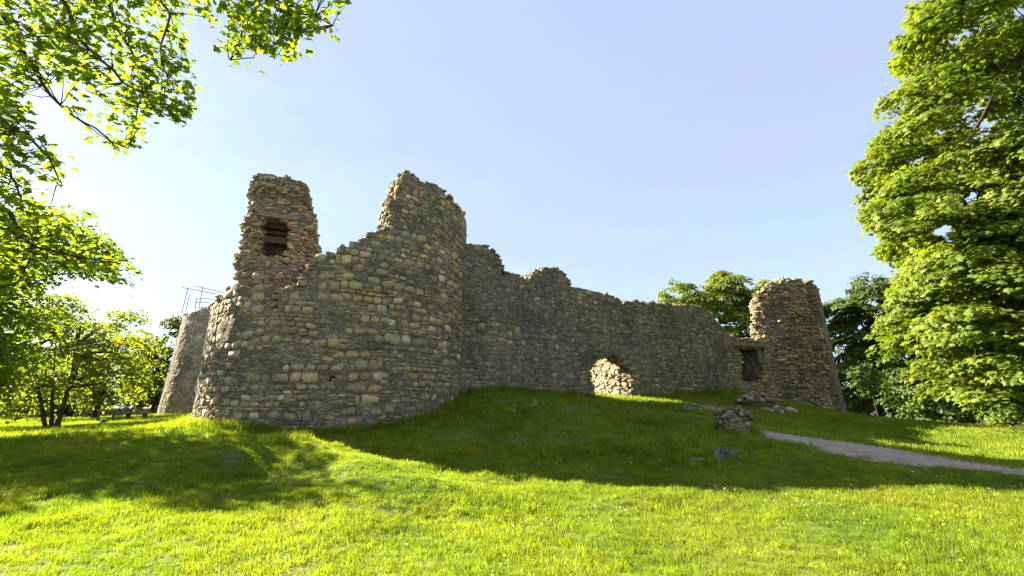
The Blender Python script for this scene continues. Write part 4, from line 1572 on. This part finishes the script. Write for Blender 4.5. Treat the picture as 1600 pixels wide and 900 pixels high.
b = MB(); b.box(lw + [-2, 0, 1.16], (9.1, .5, 0), (0, .32, 0), (0, 0, .055)); b.build('coping', M['rock'], t)

# distant hills on the left
hx = np.linspace(-900, 900, 120)
hy = np.array([520, 640, 780, 950])
HX, HY = np.meshgrid(hx, hy, indexing='ij')
prof = 45 + 26 * fbm(hx / 190, 1.2, 0, 4, 4)
HZ = np.stack([np.full(120, -6.0), prof * .6, prof, prof * .8], 1) * np.clip((-hx[:, None] + 200) / 500, .12, 1)
hm, hnt, hout = new_mat('haze_tinted_hills')
principled(hnt, hout, ramp(hnt, noise(hnt, .02, 4), [(.3, (.06, .085, .075)), (.7, (.10, .125, .10))]), .95)  # distance haze painted in as a bluish hill colour
link('hills', mesh_np('hills', np.stack([HX, HY, HZ], -1).reshape(-1, 3), grid_faces(120, 4), True), hm, kind='structure')


# ------------------------------------------------------------------ grass
def grass_material():
    m, nt, out = new_mat('meadow_grass')
    oi = N(nt, 'ShaderNodeObjectInfo')
    c = ramp(nt, noise(nt, .5, 4), [(.28, (.10, .165, .010)), (.45, (.155, .21, .012)), (.6, (.195, .23, .016)), (.75, (.215, .22, .03))])
    c = mix(nt, c, ramp(nt, oi.outputs['Random'], [(0, g(.7)), (1, g(1.3))]), 1.0, 'MULTIPLY')
    c = mix(nt, c, ramp(nt, noise(nt, 3.3, 3), [(.3, g(.75)), (.7, g(1.2))]), 1.0, 'MULTIPLY')
    d = nt.nodes.new('ShaderNodeBsdfPrincipled')
    d.inputs['Roughness'].default_value = .5
    d.inputs['Specular IOR Level'].default_value = .3
    nt.links.new(c, d.inputs['Base Color'])
    tr = nt.nodes.new('ShaderNodeBsdfTranslucent')
    nt.links.new(mix(nt, c, (1.65, 1.7, .5), 1.0, 'MULTIPLY'), tr.inputs['Color'])
    mx = nt.nodes.new('ShaderNodeMixShader')
    mx.inputs[0].default_value = .5
    nt.links.new(d.outputs[0], mx.inputs[1])
    nt.links.new(tr.outputs[0], mx.inputs[2])
    nt.links.new(mx.outputs[0], out.inputs['Surface'])
    return m


M['grass'] = grass_material()


def tuft_mesh(n, spread, hgt, wid, seed):
    rng = np.random.default_rng(seed)
    V, T = [], []
    for k in range(n):
        a, r = rng.uniform(0, 6.283), spread * rng.uniform(0, 1) ** .5
        p = np.array([math.cos(a) * r, math.sin(a) * r, -.02])
        h = hgt * rng.uniform(.5, 1.2)
        w = wid * rng.uniform(.7, 1.3)
        b_ = rng.uniform(0, 6.283)
        s_ = np.array([math.cos(b_), math.sin(b_), 0]) * w / 2
        lean = np.array([rng.normal(0, .35), rng.normal(0, .35), 0]) * h
        i = len(V)
        V += [p - s_, p + s_, p + lean * .35 + [0, 0, h * .6] - s_ * .75, p + lean * .35 + [0, 0, h * .6] + s_ * .75, p + lean + [0, 0, h]]
        T += [(i, i + 1, i + 3), (i, i + 3, i + 2), (i + 2, i + 3, i + 4)]
    me = mesh_np('grass_tuft', V, np.array(T), False)
    me.materials.append(M['grass'])
    return me


def castle_mask(x, y):
    """True where the ground is built over"""
    m_ = np.hypot(x - C1[0], y - C1[1]) < R1 - .05
    m_ |= np.hypot(x - C4[0], y - C4[1]) < R4 - .05
    m_ |= np.hypot(x - C3[0], y - C3[1]) < R3 - .05
    n2 = np.array([WT[1], -WT[0]])
    u, d = (x - WA[0]) * WT[0] + (y - WA[1]) * WT[1], -((x - WA[0]) * n2[0] + (y - WA[1]) * n2[1])
    m_ |= (u > -1) & (u < 22.4) & (d > .02) & (d < 3.5) & ~((u > 7.6) & (u < 10.5))
    e_ = np.minimum(np.hypot(x[:, None] - P_A[:, 0], y[:, None] - P_A[:, 1]).min(1), np.hypot(x[:, None] - P_B[:, 0], y[:, None] - P_B[:, 1]).min(1)) if np.ndim(x) else 9
    m_ |= (path_dist(x, y) < .12) & in_poly(x, y, np.r_[P_A, P_B[::-1]].tolist()) & (e_ > .22 + .22 * vnoise(x * 2.1, y * 2.1, 0, 66))
    return m_


def scatter(n, ymin, ymax, seed, wid=1.22):
    rng = np.random.default_rng(seed)
    y = np.sqrt(rng.uniform(ymin ** 2, ymax ** 2, n))
    x = y * rng.uniform(-wid, wid, n)
    return x, y, rng


def gn_grass(name, label, x, y, meshes, rng, smin, smax, soil_cut=True):
    k = ~castle_mask(x, y)
    if soil_cut:
        k &= rng.random(len(x)) > soil(x, y) * .95
    x, y = x[k], y[k]
    z = HB(x, y)
    me = bpy.data.meshes.new(name)
    me.vertices.add(len(x))
    me.vertices.foreach_set('co', np.stack([x, y, z], 1).astype(np.float32).ravel())
    rot = np.stack([rng.normal(0, .12, len(x)), rng.normal(0, .12, len(x)), rng.uniform(0, 6.283, len(x))], 1)
    scl = rng.uniform(smin, smax, len(x)) * (1 + .35 * vnoise(x * .7, y * .7, 0, 55))
    a = me.attributes.new('rot', 'FLOAT_VECTOR', 'POINT'); a.data.foreach_set('vector', rot.astype(np.float32).ravel())
    a = me.attributes.new('scl', 'FLOAT', 'POINT'); a.data.foreach_set('value', scl.astype(np.float32))
    o = link(name, me, None, kind='stuff')
    o['label'] = label
    ng = bpy.data.node_groups.new(name, 'GeometryNodeTree')
    ng.interface.new_socket('Geometry', in_out='INPUT', socket_type='NodeSocketGeometry')
    ng.interface.new_socket('Geometry', in_out='OUTPUT', socket_type='NodeSocketGeometry')
    gi, go = ng.nodes.new('NodeGroupInput'), ng.nodes.new('NodeGroupOutput')
    iop = ng.nodes.new('GeometryNodeInstanceOnPoints')
    iop.inputs['Pick Instance'].default_value = True
    g2i = ng.nodes.new('GeometryNodeGeometryToInstance')
    for mm in meshes:
        src = bpy.data.objects.new('grass_tuft', mm)
        oi = ng.nodes.new('GeometryNodeObjectInfo')
        oi.inputs['Object'].default_value = src
        ng.links.new(oi.outputs['Geometry'], g2i.inputs[0])
    ra = ng.nodes.new('GeometryNodeInputNamedAttribute'); ra.data_type = 'FLOAT_VECTOR'; ra.inputs['Name'].default_value = 'rot'
    sa = ng.nodes.new('GeometryNodeInputNamedAttribute'); sa.data_type = 'FLOAT'; sa.inputs['Name'].default_value = 'scl'
    ng.links.new(gi.outputs[0], iop.inputs['Points'])
    ng.links.new(g2i.outputs[0], iop.inputs['Instance'])
    ng.links.new(ra.outputs['Attribute'], iop.inputs['Rotation'])
    ng.links.new(sa.outputs['Attribute'], iop.inputs['Scale'])
    ng.links.new(iop.outputs[0], go.inputs[0])
    md = o.modifiers.new('grass', 'NODES')
    md.node_group = ng
    return o


near_t = [tuft_mesh(34, .12, .085, .0075, 600 + k) for k in range(4)]
far_t = [tuft_mesh(30, .26, .16, .018, 620 + k) for k in range(4)]
x, y, r_ = scatter(33000, 4.2, 13.5, 1, 1.6)
gn_grass('grass', 'short sunlit meadow grass on the lawn', x, y, near_t, r_, .7, 1.25)
x, y, r_ = scatter(32000, 12.5, 34, 2, 1.5)
gn_grass('grass', 'meadow grass on the mound and around the castle', x, y, far_t, r_, .6, 1.1)
x, y, r_ = scatter(9000, 32, 60, 3)
gn_grass('grass', 'distant meadow grass', x, y, far_t, r_, .8, 1.5)


def flowers(name, label, x, y, r0, col, seed, zr):
    rng = np.random.default_rng(seed)
    k = ~castle_mask(x, y)
    x, y = x[k], y[k]
    n = len(x)
    z = HB(x, y) + rng.uniform(*zr, n)
    ang = np.arange(6) * math.pi / 3
    ring = np.stack([np.cos(ang), np.sin(ang), np.zeros(6)], 1)
    tv = np.concatenate([ring, [[0, 0, .35]]])
    tt = np.array([(6, i, (i + 1) % 6) for i in range(6)])
    A = leaf_frames(np.zeros((n, 3)), np.array([0, -.4, 1.0]) + rng.normal(0, .35, (n, 3)), r0 * rng.uniform(.6, 1.25, n), rng)
    V = np.einsum('nij,kj->nki', A, tv) + np.stack([x, y, z], 1)[:, None]
    T = tt[None] + (np.arange(n) * 7)[:, None, None]
    o = link(name, mesh_np(name, V.reshape(-1, 3), T.reshape(-1, 3), False), plain_mat(name + '_petal', col, 30, .15, .6), kind='stuff')
    o['label'] = label


x, y, r_ = scatter(5000, 5, 20, 11)
k = (vnoise(x * .5, y * .5, 0, 81) + .35 * (x > 2) > .15) & (r_.random(len(x)) < np.where(y > 13, .35, 1))
flowers('buttercups', 'yellow buttercups dotted through the lawn', x[k], y[k], .0125, (.62, .46, .015), 12, (.05, .14))
x, y, r_ = scatter(3600, 5, 22, 13)
k = vnoise(x * .55, y * .55, 0, 91) > .58
flowers('daisies', 'small white daisies in loose patches on the lawn', x[k], y[k], .010, (.75, .75, .70), 14, (.04, .11))
cl = [np.stack([np.random.default_rng(700 + i).normal(ground_hit(px_, py_)[0], .3, 13), np.random.default_rng(720 + i).normal(ground_hit(px_, py_)[1], .2, 13)], 1) for i, (px_, py_) in enumerate([(826, 826), (955, 806), (885, 822), (1238, 796), (1255, 792), (1120, 770)])]
cl = np.concatenate(cl)
flowers('clover', 'clumps of white clover flowers on the sunlit lawn', cl[:, 0], cl[:, 1], .010, (.75, .74, .68), 15, (.05, .12))


# ---- longer grass and weeds at the foot of the masonry, dry grass on the broken wall tops
def ring_pts(c, r, a0, a1, n, rng, spread):
    a = rng.uniform(rad(a0), rad(a1), n)
    rr = r + np.abs(rng.normal(0, spread, n))
    return c[0] + rr * np.cos(a), c[1] + rr * np.sin(a)


rng = np.random.default_rng(77)
long_t = [tuft_mesh(16, .12, .30, .014, 640 + k) for k in range(4)]
xs, ys = [], []
for c_, r_, a0, a1, n_ in ((C1, R1 + .05, -160, 10, 900), (C4, R4 + .05, -140, 20, 500), (C3, R3, -170, -40, 200)):
    a, b = ring_pts(c_, r_, a0, a1, n_, rng, .16)
    xs.append(a); ys.append(b)
u_ = rng.uniform(0, 22, 900)
d_ = np.abs(rng.normal(0, .2, 900)) + .03
k = (u_ < 7.3) | (u_ > 10.8)
xs.append((WA[0] + WT[0] * u_ + WT[1] * d_)[k]); ys.append((WA[1] + WT[1] * u_ - WT[0] * d_)[k])
for o_ in list(COL.objects):
    if o_.get('category') in ('rock', 'rubble', 'ruin') and o_.location.z < 4:
        r0 = {'rock': .32, 'rubble': .8, 'ruin': .5}[o_['category']]
        a, b = ring_pts((o_.location.x, o_.location.y), r0, -180, 180, 70, rng, .18)
        xs.append(a); ys.append(b)
gn_grass('long_grass', 'longer unmown grass at the wall feet and around the loose rocks', np.concatenate(xs), np.concatenate(ys), long_t, rng, .4, 1.15, False)


def top_grass():
    rng = np.random.default_rng(78)
    V, T, n = [], [], 0
    def blade(p, h):
        nonlocal n
        b_ = rng.uniform(0, 6.283)
        s_ = np.array([math.cos(b_), math.sin(b_), 0]) * .012
        l = np.array([rng.normal(0, .3), rng.normal(0, .3), 1.0]) * h
        V.extend([p - s_, p + s_, p + l]); T.append((n, n + 1, n + 2)); n += 3
    for u in np.r_[rng.uniform(10.5, 20, 170), rng.uniform(0, 10, 40)]:
        d = rng.uniform(.05, 1.2)
        z = float(wall_top(u)) - .05
        p = np.array([WA[0] + WT[0] * u - WT[1] * d, WA[1] + WT[1] * u + WT[0] * d, z])
        for _ in range(14):
            blade(p + rng.normal(0, .06, 3) * np.array([1, 1, .2]), rng.uniform(.08, .28))
    for deg in np.r_[rng.uniform(-140, -92, 26), rng.uniform(-86, -60, 30)]:
        r = R1 - rng.uniform(.1, 1)
        z = float(np.interp(deg, TOP1[:, 0], TOP1[:, 1])) - .03
        p = np.array([C1[0] + r * math.cos(rad(deg)), C1[1] + r * math.sin(rad(deg)), z])
        for _ in range(10):
            blade(p + rng.normal(0, .06, 3) * np.array([1, 1, .2]), rng.uniform(.05, .16))
    o = link('wall_top_grass', mesh_np('wall_top_grass', np.array(V), np.array(T)), leaf_mat('dry_grass', (.2, .16, .06), (.26, .2, .08), (.3, .24, .1), .3, 1.2), kind='stuff')
    o['label'] = 'dry grass growing on the broken wall tops'


top_grass()

rng = np.random.default_rng(79)
w_ = rng.uniform(.03, .97, 2600)
i_ = rng.integers(0, 60, 2600)
gp = P_A[i_] * (1 - w_)[:, None] + P_B[i_] * w_[:, None] + rng.normal(0, .12, (2600, 2))


def gravel():
    """loose stones on the path, one low pebble each"""
    n = len(gp)
    z = HB(gp[:, 0], gp[:, 1]) + .035
    ang = np.arange(5) * 2 * math.pi / 5
    tv = np.concatenate([np.stack([np.cos(ang), np.sin(ang), np.full(5, -.2)], 1), [[.1, 0, .75]]])
    tt = np.array([(5, i, (i + 1) % 5) for i in range(5)])
    A = leaf_frames(np.zeros((n, 3)), np.array([0, 0, 1.0]) + rng.normal(0, .12, (n, 3)), rng.uniform(.008, .032, n), rng)
    V = np.einsum('nij,kj->nki', A, tv) + np.stack([gp[:, 0], gp[:, 1], z], 1)[:, None]
    o = link('gravel', mesh_np('gravel', V.reshape(-1, 3), (tt[None] + (np.arange(n) * 6)[:, None, None]).reshape(-1, 3)), M['rock_pale'], kind='stuff')
    o['label'] = 'loose gravel on the path'


M['rock_pale'] = plain_mat('pale_gravel', (.36, .285, .22), 9, .5, .95)
gravel()
